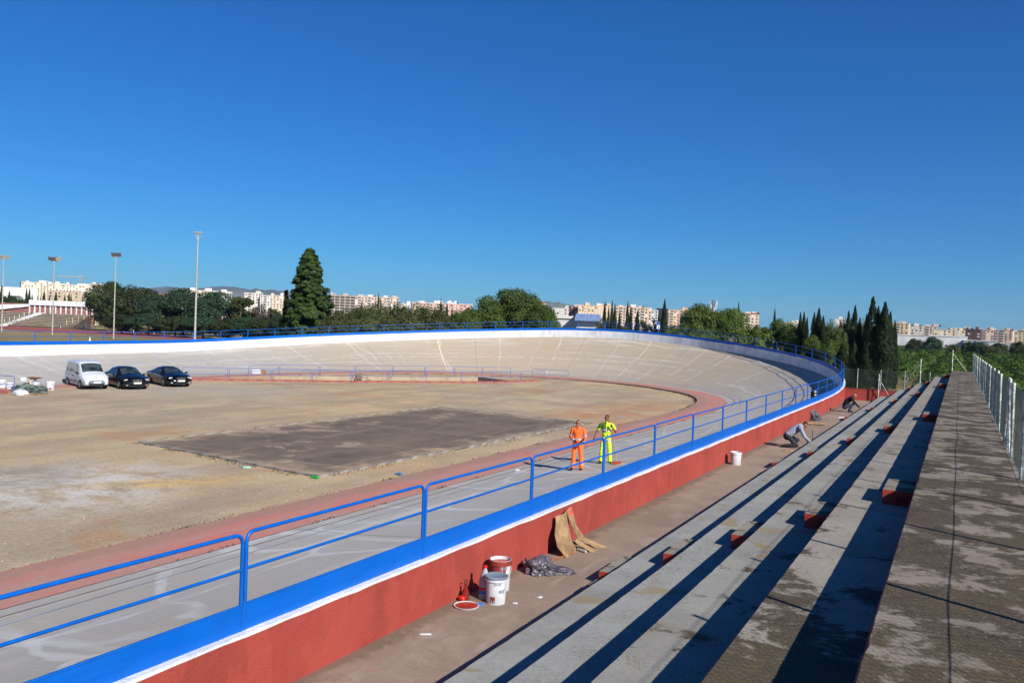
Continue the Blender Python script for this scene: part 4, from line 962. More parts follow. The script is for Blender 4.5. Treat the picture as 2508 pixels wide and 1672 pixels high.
# -------- crouching worker in a dark jacket
def crouch():
    P=[]; hip=V3(0,-.22,.28)
    for s in(-1,1):
        h=V3(s*.09,-.2,.28); k=V3(s*.2,.2,.5-.06*(s<0)); a=V3(s*.16,.02,.1)
        P+=[('c',h,.1,k,.075,'t'),('c',k,.072,a,.058,'t'),('c',a+V3(0,-.03,-.04),.046,a+V3(0,.15,-.055),.038,'b')]
    P+=[('e',hip,(.17,.15,.14),'t'),('c',hip+V3(0,0,.08),.145,V3(0,-.12,.62),.155,'j'),('c',V3(0,-.12,.62),.155,V3(0,.1,.78),.14,'j'),('c',V3(-.13,.1,.79),.082,V3(.13,.1,.79),.082,'j')]
    for s in(-1,1):
        e=V3(s*.29,.28,.56); w=V3(s*.16,.52,.32)
        P+=[('c',V3(s*.18,.1,.78),.075,e,.058,'j'),('c',e,.056,w,.045,'j')]; hand(P,w,V3(-.1*s,.7,-.6),V3(0,.6,.7),'s',.6,-s)
    R3=Matrix.Rotation(R_(-40),3,'X'); T=head(P,V3(0,.27,.92),R3,'s'); return P,T,R3
Pc,Tc,Rc=crouch()
cw=body('person','crouching worker in dark jacket and faded pink cap at the far end of the concourse',V3(-5.35,50.1,FL0),R_(-80),Pc,[('j',M['jacket_navy']),('t',M['trousers_blue']),('s',M['skin']),('b',M['boot'])])
hair(cw,Tc,Rc,M['pink_cap'],'cap','cap'); face_dir(Tc,cw)
m=MB(); m.lathe([(.0,0),(.07,0),(.085,.1),(.08,.1),(.065,.012),(0,.012)],n=14); tag(m.build('paint_tub',plain('orange_yellow_tub',(224,150,80)),None,(-4.72,50.3,FL0)),'small orange paint tub beside the crouching worker','tub')
# ================================================================ things lying on the concourse
M['pvc_white']=plain('white_plastic_bucket',(196,198,202),.45,.4,0,.08); M['paint_red']=plain('wet_red_paint',(156,44,36),.35,.5,0,.12); M['lid_grey']=plain('grey_bucket_lid',(112,124,136),.5,.4,0,.12); M['label_grey']=plain('grey_blue_print',(128,148,166),.6,.3); M['label_red']=plain('red_brown_drips',(128,52,46),.5,.4)
def bucket(loc,label,h=.36,r=.155,lid=False,red=False,rz=0,print_=True,hand_=True):
    t=thing('paint_bucket',label,'bucket',loc,rz); r0=r*.86
    m=MB(); m.lathe([(0,.003),(r0,.003),(r0+.004,.0),(r,h*.84),(r+.012,h*.84),(r+.012,h*.98),(r+.006,h),(r-.004,h),(r0-.006,.02),(0,.02)],n=26); m.build('body',M['pvc_white'],t)
    if lid:
        m=MB(); m.lathe([(r+.016,h*.93),(r+.018,h*1.0),(r+.006,h*1.02),(r-.008,h*1.0),(0,h*.992)],n=26); m.build('lid',M['lid_grey'],t)
    else:
        m=MB(); m.lathe([(r-.012,h*.9),(0,h*.9)],n=26); m.build('paint_surface',M['paint_red'] if red else M['pvc_white'],t)
    def wrap(a0,a1,z0,z1,mat,nm):
        m=MB(); G=[]
        for i in range(8):
            a=a0+(a1-a0)*i/7; row=[]
            for z in(z0,z1):
                rr=r0+(r-r0)*(z/(h*.84))+.003; row.append(V3(rr*math.cos(a),rr*math.sin(a),z))
            G.append(row)
        m.grid(G,0,True,flip=True); m.build(nm,mat,t)
    if print_:
        wrap(-1.0,-.35,h*.44,h*.56,M['label_grey'],'printed_label'); wrap(-1.9,-1.35,h*.06,h*.3,M['label_red'],'paint_drips')
        for k in range(6): wrap(-1.5+k*.13,-1.44+k*.13,h*.72,h*.82,M['lid_grey'],'print_bar')
    if red:
        wrap(-2.9,-1.3,h*.30,h*.84,M['label_red'],'paint_drips'); wrap(-1.25,-.9,h*.5,h*.84,M['label_red'],'paint_drips'); m=MB(); m.lathe([(r+.0135,h*.84),(r+.0135,h*.99),(r-.003,h*1.004)],n=26); m.build('paint_smeared_rim',M['label_red'],t)
    if hand_:
        m=MB(); m.tube([V3((r+.014)*math.cos(a),-(r+.014)*math.sin(a)*.55-.02,h*.78-.24*h*math.sin(a)*2.0) for a in [math.pi*k/12 for k in range(13)]],.003,5); m.build('wire_handle',M['galv'],t)
    return t
bucket((-5.86,10.62,FL0),'closed white paint bucket with grey lid in front of the red wall',.40,.155,True,rz=.2)
bucket((-6.12,11.2,FL0),'open white bucket smeared with red paint behind the lidded one',.47,.165,False,True,rz=.4)
t=thing('bucket_lid','upturned round lid covered in red paint on the floor by the buckets','lid',(-6.12,10.22,FL0))
m=MB(); m.lathe([(0,.004),(.175,.004),(.185,.022),(.172,.024),(.168,.012),(0,.012)],n=28); m.build('rim',M['pvc_white'],t); m=MB(); m.lathe([(.166,.0145),(0,.0155)],n=28); m.build('paint_film',M['paint_red'],t)
M['pet']=plain('cloudy_clear_plastic',(150,150,160),.25,.5,0,.1); M['red_liquid']=plain('red_thinner',(118,34,30),.2,.5); M['cap_red']=plain('red_cap',(190,30,24),.4,.4); M['blue_plastic']=plain('blue_plastic',(40,110,190),.45,.4)
def bottle(loc,label,h,r,mat,band,rz=0):
    t=thing('bottle',label,'bottle',loc,rz); m=MB(); m.lathe([(0,0),(r*.9,0),(r,.02),(r,h*.55),(r*.92,h*.62),(r*.55,h*.8),(r*.3,h*.9),(r*.3,h*.95)],n=18); m.build('body',mat,t)
    m=MB(); m.lathe([(r*.36,h*.93),(r*.36,h),(0,h)],n=12); m.build('cap',M['cap_red'],t); m=MB(); m.lathe([(r+.002,h*.3),(r+.002,h*.38)],n=18); b=m.build('red_label_band',M['cap_red'],t); m=MB(); m.lathe([(r+.002,h*.18),(r+.002,h*.28)],n=18); m.build('blue_label_band',M['blue_plastic'],t)
bottle((-6.08,10.66,FL0),'large clear plastic bottle with red and blue label beside the buckets',.5,.085,M['pet'],None)
t=thing('bottle','small red-tinted bottle with loop handle leaning on the red wall','bottle',(-6.28,10.45,FL0)); m=MB(); m.lathe([(0,0),(.05,0),(.055,.02),(.055,.12),(.02,.2),(.018,.24)],n=16); m.build('body',M['red_liquid'],t); m=MB(); m.tube([V3(0,.035*math.cos(a),.265+.04*math.sin(a)) for a in [2*math.pi*k/12 for k in range(12)]],.006,5,closed=True); m.build('loop_handle',M['black_plastic'],t)
m=MB(); m.ell((0,0,.04),(.06,.045,.045),12,8); tag(m.build('sponge',M['cap_red'],None,(-6.3,10.38,FL0)),'small red sponge lying by the wall near the upturned lid','sponge')
m=MB(); m.frus((0,0,0),(.12,.07),(.09,.05),.02,0,.4); tag(m.build('plastic_scrap',M['blue_plastic'],None,(-6.0,10.4,FL0)),'flat blue plastic scrap at the foot of the lidded bucket','scrap')
m=MB(); m.frus((0,0,0),(.07,.05),(.05,.03),.012,0,.2); tag(m.build('paper_scrap',M['pvc_white'],None,(-5.6,10.75,FL0)),'white scrap right of the lidded bucket','scrap')
m=MB(); m.frus((0,0,0),(.08,.05),(.06,.03),.015,0,1.2); tag(m.build('paper_scrap',M['pvc_white'],None,(-5.42,11.2,FL0)),'white and blue scrap between the buckets and the steps','scrap')
m=MB(); m.frus((0,0,0),(.16,.05),(.1,.03),.01,0,.6); tag(m.build('paper_scrap',M['pvc_white'],None,(-6.0,9.0,FL0)),'long white scrap on the bare floor nearest the camera','scrap')
# crumpled dark plastic bag
from mathutils import noise as MN
M['bag']=plain('crumpled_grey_plastic',(92,86,98),.32,.5,0,.3,5)
def crumple(name,label,cat,loc,size,mat,rz=0,seed=0,tail=None,sub=5):
    bm=bmesh.new(); bmesh.ops.create_icosphere(bm,subdivisions=sub,radius=1)
    for v in bm.verts:
        p=v.co.copy(); a=MN.noise(p*1.6+V3(seed,0,0)); b=MN.noise(p*4.1+V3(0,seed,0)); c=abs(MN.noise(p*6.3+V3(seed,seed,0))); e=abs(MN.noise(p*12.+V3(seed,0,seed)))
        k=1.05+.35*a+.26*b-.28*c-.14*e; q=p*k; z=q.z
        if z<-.15: z=-.15+(z+.15)*.12
        v.co=V3(q.x*size[0],q.y*size[1],(z+.25)*size[2])
        if tail and p.x>.55: v.co.x+=tail*(p.x-.55)*2.2; v.co.y*=.75; v.co.z*=.6
    me=bpy.data.meshes.new(name); bm.to_mesh(me); bm.free(); me.materials.append(mat)
    for f in me.polygons: f.use_smooth=True
    o=link(name,me,None,loc,rz); return tag(o,label,cat)
crumple('plastic_sack','crumpled shiny grey plastic sack lying beyond the paint buckets','sack',(-6.02,12.35,FL0),(.29,.24,.2),M['bag'],R_(24),3,.36)
M['roller_pole']=plain('rusty_orange_pole',(150,96,58),.7,.3)
t=thing('roller_pole','thin rusty pole with roller lying on the floor behind the sack','pole',(-6.17,12.7,FL0)); m=MB(); m.cyl((0,0,.02),(.2,1.15,.02),.014,n=6); m.build('pole',M['roller_pole'],t); m=MB(); m.cyl((.14,1.27,.03),(.34,1.2,.03),.026,n=8); m.build('roller',M['galv'],t)
# cardboard leaning on the wall: a bent sheet with a flap
M['card']=plain('brown_cardboard',(150,122,90),.85,.2,0,.15,4); M['card_red']=plain('red_stained_cardboard',(176,92,78),.85,.2)
t=thing('cardboard_sheet','torn brown cardboard sheet leaning against the red wall','cardboard',(-6.36,13.9,FL0))
def sheet(rows,nm,mat,par,th=.006):
    m=MB(); G=[[V3(*p) for p in r] for r in rows]; m.grid(G,0,True); m.grid([[p+V3(.0,0,0)+V3(th,th*.3,0) for p in r] for r in G],0,True,flip=True); return m.build(nm,mat,par)
sheet([[(.36,-.50,.0),(.34,-.2,.0),(.30,.10,.0)],[(.20,-.54,.18),(.26,-.22,.2),(.20,.06,.18)],[(.12,-.50,.38),(.20,-.2,.38),(.15,.06,.38)],[(.06,-.34,.52),(.15,-.12,.54),(.10,.07,.52)],[(.03,-.30,.66),(.10,-.1,.68),(.06,.09,.70)]],'main_panel',M['card'],t)
sheet([[(.56,.42,.0),(.70,.62,.0)],[(.20,.34,.16),(.27,.52,.14)],[(.12,.24,.40),(.12,.42,.38)],[(.09,.12,.58),(.08,.38,.60)],[(.06,.09,.70),(.05,.34,.74)]],'right_flap',M['card'],t)
sheet([[(.60,.10,.0),(.64,.32,.0)],[(.34,.08,.10),(.36,.28,.09)],[(.28,.04,.17),(.25,.24,.18)]],'bottom_flap',M['card'],t)
sheet([[(.101,.14,.58),(.092,.36,.60)],[(.07,.105,.69),(.06,.33,.73)]],'red_stain',M['card_red'],t,.003)
bucket((-6.07,26.35,FL0),'white bucket standing alone against the red wall halfway along the concourse',.40,.17,False,False,rz=.3,print_=False)
# planks and small things by the workers
def plank(loc,rz,L,w,label,lift=0,mat=None,tilt=0):
    m=MB(); m.box((0,0,.02),(L,w,.035)); o=m.build('plank',mat or M['wood'],None,loc); o.rotation_euler=(0,tilt,rz); tag(o,label,'plank')
plank((-5.95,41.2,FL0+.05),R_(24),1.2,.32,'pale wooden board propped near the wall beyond the kneeling worker')
plank((-5.05,30.9,FL0),R_(10),.75,.16,'short wooden board on the floor in front of the kneeling worker')
plank((-5.2,46.3,FL0),R_(62),.9,.06,'thin white slat on the floor between the two workers',mat=M['pvc_white'])
crumple('rag_heap','crumpled grey cloth heap at the foot of the red wall','cloth',(-6.35,43.6,FL0),(.35,.4,.36),plain('grey_cloth',(96,96,106),.9,.1,0,.2),.4,8)
t=thing('trowel','thin upright tool standing by the lowest riser near the kneeling worker','tool',(-4.78,33.3,FL0)); m=MB(); m.cyl((0,0,.02),(-.05,.08,.55),.012,n=6); m.build('handle',M['black_plastic'],t); m=MB(); m.box((.03,0,.03),(.16,.1,.012)); m.build('blade',M['paint_red'],t)
t=thing('level_rod','dark upright rod leaning near the red end wall','rod',(-4.72,56.6,FL0)); m=MB(); m.box((0,0,.5),(.06,.04,1.0),mat=Matrix.Rotation(.12,3,'Y')); m.build('shaft',M['black_plastic'],t); m=MB(); m.box((.0,0,.02),(.2,.14,.04)); m.build('foot',M['paint_red'],t)
# black marker post with white marks on the track by the curve
bp=at(1974.5,978,60.); bs=None
t=thing('marker_post','short black post with white marks standing on the track behind the railing','post',(0,0,0))
bpX=V3(-8.35,57.6,0); bpX.z=bank_z(bpX.x,bpX.y)-.03; t.location=bpX
m=MB(); m.lathe([(.0,0),(.2,0),(.2,.85),(.15,1.0),(.07,1.05),(.07,1.16),(0,1.18)],n=18); m.build('drum',M['black_plastic'],t)
for k in range(4):
    m=MB(); m.box((.12,-.165,.25+k*.2),(.13,.02,.09),0,.6); m.build('white_mark',M['pvc_white'],t)
m=MB(); m.lathe([(.205,.0),(.205,.18)],n=18); m.build('rust_band',M['roller_pole'],t)
# ================================================================ vegetation
def mat_leaf(name,c1,c2,c3,rough=.65):
    t=NT(name,rough,.25); ob=t.coord('Object'); oi=t.n('ShaderNodeObjectInfo')
    a=t.noise(ob,.55,4,.6,.35,.65); b=t.noise(ob,3.5,3,.6,.35,.7)
    base=t.mix(a,c1,c2); base=t.mix(b,base,c3,.55)
    hs=t.n('ShaderNodeHueSaturation'); mr=t.n('ShaderNodeMapRange'); mr.inputs['To Min'].default_value=.8; mr.inputs['To Max'].default_value=1.2; t.l(oi.outputs['Random'],mr.inputs['Value']); t.l(mr.outputs[0],hs.inputs['Value']); t.l(base,hs.inputs['Color'])
    t.col(hs.outputs[0])
    tr=t.n('ShaderNodeBsdfTranslucent'); t.l(hs.outputs[0],tr.inputs['Color']); mx=t.n('ShaderNodeMixShader'); mx.inputs[0].default_value=.18
    o=t.t.nodes['Material Output']; t.l(t.p.outputs[0],mx.inputs[1]); t.l(tr.outputs[0],mx.inputs[2]); t.l(mx.outputs[0],o.inputs['Surface']); return t.m
M['leaf_mid']=mat_leaf('mid_green_leaves',(74,92,34),(56,76,28),(92,108,42)); M['leaf_dark']=mat_leaf('dark_green_leaves',(52,62,32),(40,52,28),(70,78,40)); M['leaf_blue']=mat_leaf('bluish_green_leaves',(46,70,46),(36,58,40),(62,86,54))
M['leaf_olive']=mat_leaf('olive_leaves',(72,80,40),(54,64,32),(96,98,54)); M['leaf_cypress']=mat_leaf('cypress_foliage',(34,50,28),(26,40,24),(58,72,42)); M['leaf_pine']=mat_leaf('pine_needles',(58,80,30),(44,64,26),(78,98,40)); M['leaf_dry']=mat_leaf('dry_brown_twigs',(84,74,62),(66,60,50),(98,88,72)); M['leaf_orange']=mat_leaf('orange_grove_leaves',(56,84,26),(42,68,22),(84,108,36)); M['leaf_yellow']=mat_leaf('light_green_fronds',(104,124,50),(80,104,40),(130,146,64))
M['bark']=plain('grey_brown_bark',(104,90,76),.9,.15,0,.3,5); M['bark_red']=plain('reddish_pine_bark',(128,96,78),.9,.15,0,.3,5)
def leafquad(m,p,n,sz,rnd,asp=1.6):
    n=Vector(n).normalized() if Vector(n).length>1e-6 else V3(0,0,1); u=n.orthogonal().normalized(); a=rnd.uniform(0,6.28); v=n.cross(u); u,v=u*math.cos(a)+v*math.sin(a),v*math.cos(a)-u*math.sin(a)
    u=u*sz*.5*asp; v=v*sz*.5
    b=len(m.v); m.v.extend([tuple(p-u*.9-v*.35),tuple(p+v),tuple(p+u),tuple(p-v*1.0+u*.1)]); m.f.append((b,b+3,b+2,b+1)); m.m.append(0); m.sm.append(False)
def rv(rnd):
    while True:
        v=V3(rnd.uniform(-1,1),rnd.uniform(-1,1),rnd.uniform(-1,1))
        if .01<v.length<1: return v
def crown_broad(seed,w=10.,z0=1.2,z1=11.,nc=52,per=330,leaf=.27,shape=None):
    rnd=random.Random(seed); m=MB(); H=z1-z0; cz=(z0+z1)/2
    cl=[]
    for k in range(nc):
        v=rv(rnd).normalized()*rnd.uniform(.55,1.0)**.5; r=rnd.uniform(.10,.2)
        if v.z<-.55 and rnd.random()<.5: v.z*=-.5
        f=1-.12*abs(v.z); cl.append((V3(v.x*w/2*.84*f,v.y*w/2*.84*f,cz+v.z*H/2*.84),r*w*rnd.uniform(.8,1.25)))
    for c,r in cl:
        for q in range(per):
            d=rv(rnd).normalized(); 
            if d.z<-.4 and rnd.random()<.6: d.z=-d.z
            p=c+V3(d.x*r,d.y*r,d.z*r*.8)*rnd.uniform(.72,1.08)
            leafquad(m,p,d*.9+rv(rnd)*.7+V3(0,0,.3),leaf*rnd.uniform(.6,1.25),rnd)
    return m
def trunk_mesh(seed,h,r,limbs=5,spread=2.,top=.9):
    rnd=random.Random(seed+99); m=MB(); pts=[];x=y=0
    for k in range(7):
        z=h*k/6; pts.append(V3(x,y,z)); x+=rnd.uniform(-.12,.12)*h/8; y+=rnd.uniform(-.12,.12)*h/8
    m.tube(pts,r,8,radii=[r*(1.25 if k==0 else 1-.75*k/6) for k in range(7)])
    for k in range(limbs):
        i=rnd.randint(2,5); a=rnd.uniform(0,6.28); p=pts[i]; L=spread*rnd.uniform(.7,1.2); q=p+V3(math.cos(a)*L*.5,math.sin(a)*L*.5,L*.35); e=p+V3(math.cos(a)*L,math.sin(a)*L,L*.9)
        m.tube([p,q,e],.1,6,radii=[r*.45,r*.3,r*.1])
    return m
def crown_cypress(seed,h=10.,w=1.6,n=2600,leaf=.34,tips=1):
    rnd=random.Random(seed); m=MB()
    ax=[(rnd.uniform(-.2,.2)*w*(k>0),rnd.uniform(-.2,.2)*w*(k>0),1 if k==0 else rnd.uniform(.8,.93),1 if k==0 else .6) for k in range(tips)]
    for q in range(n):
        x0,y0,hh,ww=ax[rnd.randrange(tips)]; t=rnd.random()**.85; z=.25+t*(h*hh-.25)
        prof_=min(1,(t*4+.6))*min(1,((1-t)*1.9))**.8
        a=rnd.uniform(0,6.28); lump=1+.16*math.sin(a*3+z*1.7+seed)+.12*math.sin(z*3.1+seed*2+a); r=w/2*ww*prof_*lump*(rnd.uniform(.7,1.05) if rnd.random()<.9 else rnd.uniform(1.,1.35))
        p=V3(x0*(1-t)+x0+r*math.cos(a),y0+r*math.sin(a),z); d=V3(math.cos(a),math.sin(a),.25+.6*rnd.random())+rv(rnd)*.5
        u=(V3(math.cos(a)*.25,math.sin(a)*.25,1)+rv(rnd)*.35).normalized(); v=u.cross(d).normalized(); s=leaf*rnd.uniform(.6,1.2)
        b=len(m.v); m.v.extend([tuple(p-u*s*.7),tuple(p+v*s*.32),tuple(p+u*s),tuple(p-v*s*.32)]); m.f.append((b,b+1,b+2,b+3)); m.m.append(0); m.sm.append(False)
    return m
def crown_pine(seed,h=16.,w=6.6,n=52000,leaf=.22,z0=2.0):
    """dense cone: foliage packed near an uneven conical surface, with a small side spire"""
    rnd=random.Random(seed); m=MB(); tips=[]
    RR=lambda t:w/2*min(1.,(1-t)/.9)**.58*(1 if t>.08 else .72+3.5*t)
    for k in range(520):
        t=rnd.random()**1.2; a=rnd.uniform(0,6.28); z=z0+t*(h-z0); k1=MN.noise(V3(math.cos(a)*1.5,math.sin(a)*1.5,z*.5)); r=RR(t)*(1+.4*k1)*rnd.uniform(.72,1.04); tips.append((V3(r*math.cos(a),r*math.sin(a),z-.1*r),rnd.uniform(.22,.5)*(1.15-.5*t),a))
    for k in range(7): tips.append((V3(.1*math.sin(k),.1*math.cos(k),h-.25-k*.22),.16+.06*k,k))
    for k in range(4): tips.append((V3(-.75+.1*k,.1,h-1.0-.35*k),.2+.06*k,3.))
    for k in range(22): t=k/21; tips.append((V3(-w*.43+rnd.uniform(-.25,.25)*(1-t),rnd.uniform(-.4,.4)*(1-t),3.+6.4*t),.6-.42*t,3.1))
    for q in range(n):
        if q%3:
            c,r,a=tips[rnd.randrange(len(tips))]; d=rv(rnd); p=c+V3(d.x*r,d.y*r,d.z*r*.75)*1.15
        else:
            t=rnd.random()**1.2; a=rnd.uniform(0,6.28); r=RR(t)*.72*rnd.random()**.4; p=V3(r*math.cos(a),r*math.sin(a),z0+t*(h-z0-.5))
        leafquad(m,p,V3(math.cos(a),math.sin(a),.7)+rv(rnd)*.9,leaf*rnd.uniform(.5,1.25),rnd,2.2)
    return m
def crown_sparse(seed,w=6.,z0=1.5,z1=9.,n=2600,leaf=.3,branches=34):
    rnd=random.Random(seed); m=MB(); tips=[]
    for k in range(branches):
        z=z0*.6+(z1-z0)*rnd.random()**1.1*.92; a=rnd.uniform(0,6.28); t=(z-z0)/(z1-z0); L=w/2*(1-.6*max(0,t))*rnd.uniform(.6,1.1); e=V3(math.cos(a)*L,math.sin(a)*L,z+L*.42); mid=V3(math.cos(a)*L*.5,math.sin(a)*L*.5,z+L*.12); m.tube([V3(0,0,z),mid,e],.03,4,radii=[.07,.04,.012]); tips.append((mid,e))
        for j in range(3):
            f=rnd.uniform(.3,1); p=mid+(e-mid)*f; m.tube([p,p+rv(rnd)*.7+V3(0,0,.25)],.012,3)
    for q in range(n):
        a,b=tips[rnd.randrange(len(tips))]; p=a+(b-a)*rnd.uniform(-.3,1.1)+rv(rnd)*.55; leafquad(m,p,rv(rnd)+V3(0,0,.3),leaf*rnd.uniform(.4,1.1),rnd,1.8)
    return m
LIB={}
def variant(key,fn,mat,h,w,trunk):
    LIB[key]=(fn().mesh('crown',mat),trunk.mesh('trunk',M['bark']) if trunk else None,h,w)
for k,(mt,sd) in enumerate((('leaf_dark',1),('leaf_blue',2),('leaf_dark',3),('leaf_blue',4))): variant(f'b{k}',lambda sd=sd:crown_broad(sd),M[mt],11.,10.,trunk_mesh(sd,6.,.28,6,2.4))
for k,sd in enumerate((11,12,13,14)): variant(f'm{k}',lambda sd=sd:crown_broad(sd,9.,.8,10.,62,380,.185),M['leaf_mid'],10.,9.,trunk_mesh(sd,5.,.25,6,2.))
for k,sd in enumerate((21,22,23)): variant(f'o{k}',lambda sd=sd:crown_broad(sd,7.,.4,7.4,50,240,.165),M['leaf_olive'],7.4,7.,trunk_mesh(sd,3.5,.16,5,1.6))
for k,sd in enumerate((31,32,33,34)): variant(f'c{k}',lambda sd=sd,k=k:crown_cypress(sd,10.,1.7,6500,.2,1+k%3),M['leaf_cypress'],10.,1.7,trunk_mesh(sd,2.,.12,0))
variant('s0',lambda:crown_sparse(41),M['leaf_dry'],9.,6.,trunk_mesh(41,7.,.2,4,1.5)); variant('s1',lambda:crown_sparse(42,6.,1.,8.,3800,.34,30),M['leaf_olive'],9.,6.,trunk_mesh(42,6.,.18,4,1.5))
variant('p0',lambda:crown_pine(51),M['leaf_pine'],16.,6.8,None)
m=MB(); m.tube([V3(0,0,0),V3(.05,0,3),V3(.0,.05,8),V3(.05,0,14.5)],.2,8,radii=[.3,.24,.16,.04]); LIB['p0']=(LIB['p0'][0],m.mesh('trunk',M['bark_red']),16.,6.8)
variant('q0',lambda:crown_sparse(44,5.,4.2,10.5,4200,.34,26),M['leaf_olive'],11.,5.,None)
m=MB(); m.tube([V3(-.6,0,0),V3(-.3,0,3),V3(.1,.05,6),V3(.3,0,9.5)],.2,8,radii=[.24,.2,.13,.04]); LIB['q0']=(LIB['q0'][0],m.mesh('trunk',plain('pale_bark',(150,134,116),.9,.15,0,.25,5)),11.,5.)
def tree(key,x,ytop,wpx,d,label,name='tree',cat='tree',group=None,zb=-.1,hz=None):
    cr,tk,h0,w0=LIB[key]; p=ground_at(x,d,zb); H=(hz if hz else top_z(x,ytop,d))-zb; W=wpx/FPX*d
    t=thing(name,label,cat,p,random.Random(x*7+ytop).uniform(0,6.28),group); t.scale=(W/w0,W/w0,H/h0)
    if tk: link('trunk',tk,t)
    link('crown',cr,t); return t
G1='broadleaf trees along the stadium'
for x,yt,w,d,k,l in [(268,690,112,222,'b0','large dark broadleaf tree right of the far grandstand'),(335,697,108,224,'b2','dark broadleaf tree just right of the tallest tree by the grandstand'),(392,722,110,215,'b1','lower bluish-green tree left of the tall lamp pole'),(450,708,112,212,'b3','rounded bluish-green tree directly behind the tall lamp pole'),(528,716,124,205,'b1','broad bluish-green tree right of the tall lamp pole')]: tree(k,x,yt,w,d,l,'broadleaf_tree',group=G1)
tree('q0',590,703,70,198,'thin pine with bare pale leaning trunk, left of the tall conifer','pine_tree')
for x,yt,w,d,k,l in [(632,740,60,185,'s0','bare brown-grey tree just right of the leaning pine'),(672,744,64,180,'s1','half-bare scrubby tree touching the tall conifer on its left'),(655,752,60,176,'s0','low bare shrub in front of the scrubby tree left of the conifer')]: tree(k,x,yt,w,d,l,'bare_tree')
p=tree('p0',754,609,132,125,'tall dense conical conifer, highest tree in the view','conifer'); p.rotation_euler.z=YAW
for k,(x,yt,w) in enumerate([(300,770,100),(365,768,100),(430,772,100),(500,776,110),(560,780,90),(610,778,80),(650,776,90),(700,770,80)]): tree(f'b{k%4}',x,yt,w,200-k*4,f'{ORD[k]} low dark shrub under the stadium trees, counted from the left','shrub',group='shrubs under the stadium trees')
G2='olive-green bushes behind the curve'
for k,(x,yt,w) in enumerate([(815,768,80),(842,756,86),(885,747,90),(930,742,96),(980,744,96),(1030,746,90),(1078,752,90),(1120,762,90),(900,772,120),(1000,774,130),(1085,776,110)]): tree(f'o{k%3}',x,yt,w,112-(k>7)*6,f'{ORD[k]} olive-green bushy tree behind the curve wall, counted right from the tall conifer','bushy_tree',group=G2)
G3='slim cypresses behind the olive bushes'
for k,(x,yt,w) in enumerate([(884,738,9),(925,717,8),(931,724,7),(954,741,9),(973,740,8),(1064,752,12),(1078,733,13),(1093,743,14),(1106,752,10)]): tree(f'c{k%4}',x,yt,w,150,f'{ORD[k]} slim cypress above the olive bushes, counted right from the conifer','cypress',group=G3)
G4='dense green trees behind the curve'
for x,yt,w,d,k,l in [(1258,703,150,116,'m0','largest dense round green tree in the middle behind the curve'),(1182,722,116,114,'m1','dense green tree merging into the largest round tree on its left'),(1325,742,96,113,'m2','lower green tree on the right flank of the largest round tree'),(1142,760,90,110,'m3','low green tree at the left foot of the largest round tree'),(1355,778,60,108,'m1','small low green tree at the right foot of the largest round tree'),
   (1716,744,124,114,'m2','left one of the twin-peaked green tree pair right of the curve'),(1787,752,116,113,'m0','right one of the twin-peaked green tree pair right of the curve'),(1655,790,90,110,'m3','low green tree left of the twin-peaked pair'),(1700,788,120,106,'m1','low green bush in front of the twin-peaked pair')]: tree(k,x,yt,w,d,l,'green_tree',group=G4)
G5='cypresses behind the white shed'
for k,(x,yt,w) in enumerate([(1479,741,15),(1489,751,12),(1497,737,13),(1504,746,14),(1516,766,14),(1535,740,14),(1543,752,16),(1560,760,18),(1612,766,14)]): tree(f'c{k%4}',x,yt,w,132,f'{ORD[k]} dark cypress right of the white shed, counted from the left','cypress',group=G5)
for k,(x,yt,w) in enumerate([(1580,770,44),(1600,776,40),(1470,782,36),(1530,786,60)]): tree(('s1','s0','o1','s1')[k],x,yt,w,128,f'{ORD[k]} brownish scrub tree among the cypresses by the shed','scrub_tree')
tree('c1',1625,734,20,126,'single thick cypress between the scrub and the green tree pair','cypress'); tree('c3',1806,740,10,128,'thin cypress tip behind the right of the green tree pair','cypress'); tree('c2',1895,757,14,124,'thin cypress rising behind the pale-leaved tree','cypress')
M['leaf_mid2']=M['leaf_mid']
for x,yt,w,d,k,l in [(1855,788,80,112,'m3','small green tree just right of the twin-peaked pair'),(1900,779,84,111,'m1','pale-leaved green tree in front of a thin cypress tip'),(1938,789,70,108,'m2','green tree just left of the first tall cypress clump')]: tree(k,x,yt,w,d,l,'green_tree')
# light feathery fronds in front
variant('f0',lambda:crown_broad(61,6.,.6,5.,26,300,.24),M['leaf_yellow'],5.,6.,trunk_mesh(61,2.,.1,3,1.2))
tree('f0',1880,822,80,101,'light green feathery shrub behind the curved railing','shrub')
G6='tall cypresses at the end of the terraces'
CY=[(1958,767,15,97),(1967,765,14,97),(1975,778,14,96),(1992,766,18,94),(2003,757,24,94),(2014,775,18,93),(2076,762,18,96),(2091,750,22,96),(2104,780,18,92),(2120,772,18,92),(2134,728,32,90),(2148,752,22,90),(2164,742,34,89),(2178,765,20,89),(2190,786,16,90),(2092,836,30,86),(2064,842,30,86),(2120,846,28,85)]
for k,(x,yt,w,d) in enumerate(CY): tree(f'c{(k*3)%4}',x,yt,w*1.3,d,f'{ORD[k]} tall cypress behind the rear fence, counted from the curve','cypress',group=G6)
for k,(x,yt,w,d,kk) in enumerate([(1950,800,60,98,'m0'),(2020,792,60,97,'o2'),(2055,800,60,92,'m3'),(2085,800,60,93,'o1'),(2150,800,60,93,'o0'),(2035,790,70,95,'o0'),(2070,784,80,97,'o1'),(2110,788,70,96,'o2'),(2040,830,70,90,'m1'),(1990,820,60,93,'m2')]): tree(kk,x,yt,w,d,f'{ORD[k]} rounded tree filling the gap between the tall cypresses','bushy_tree')
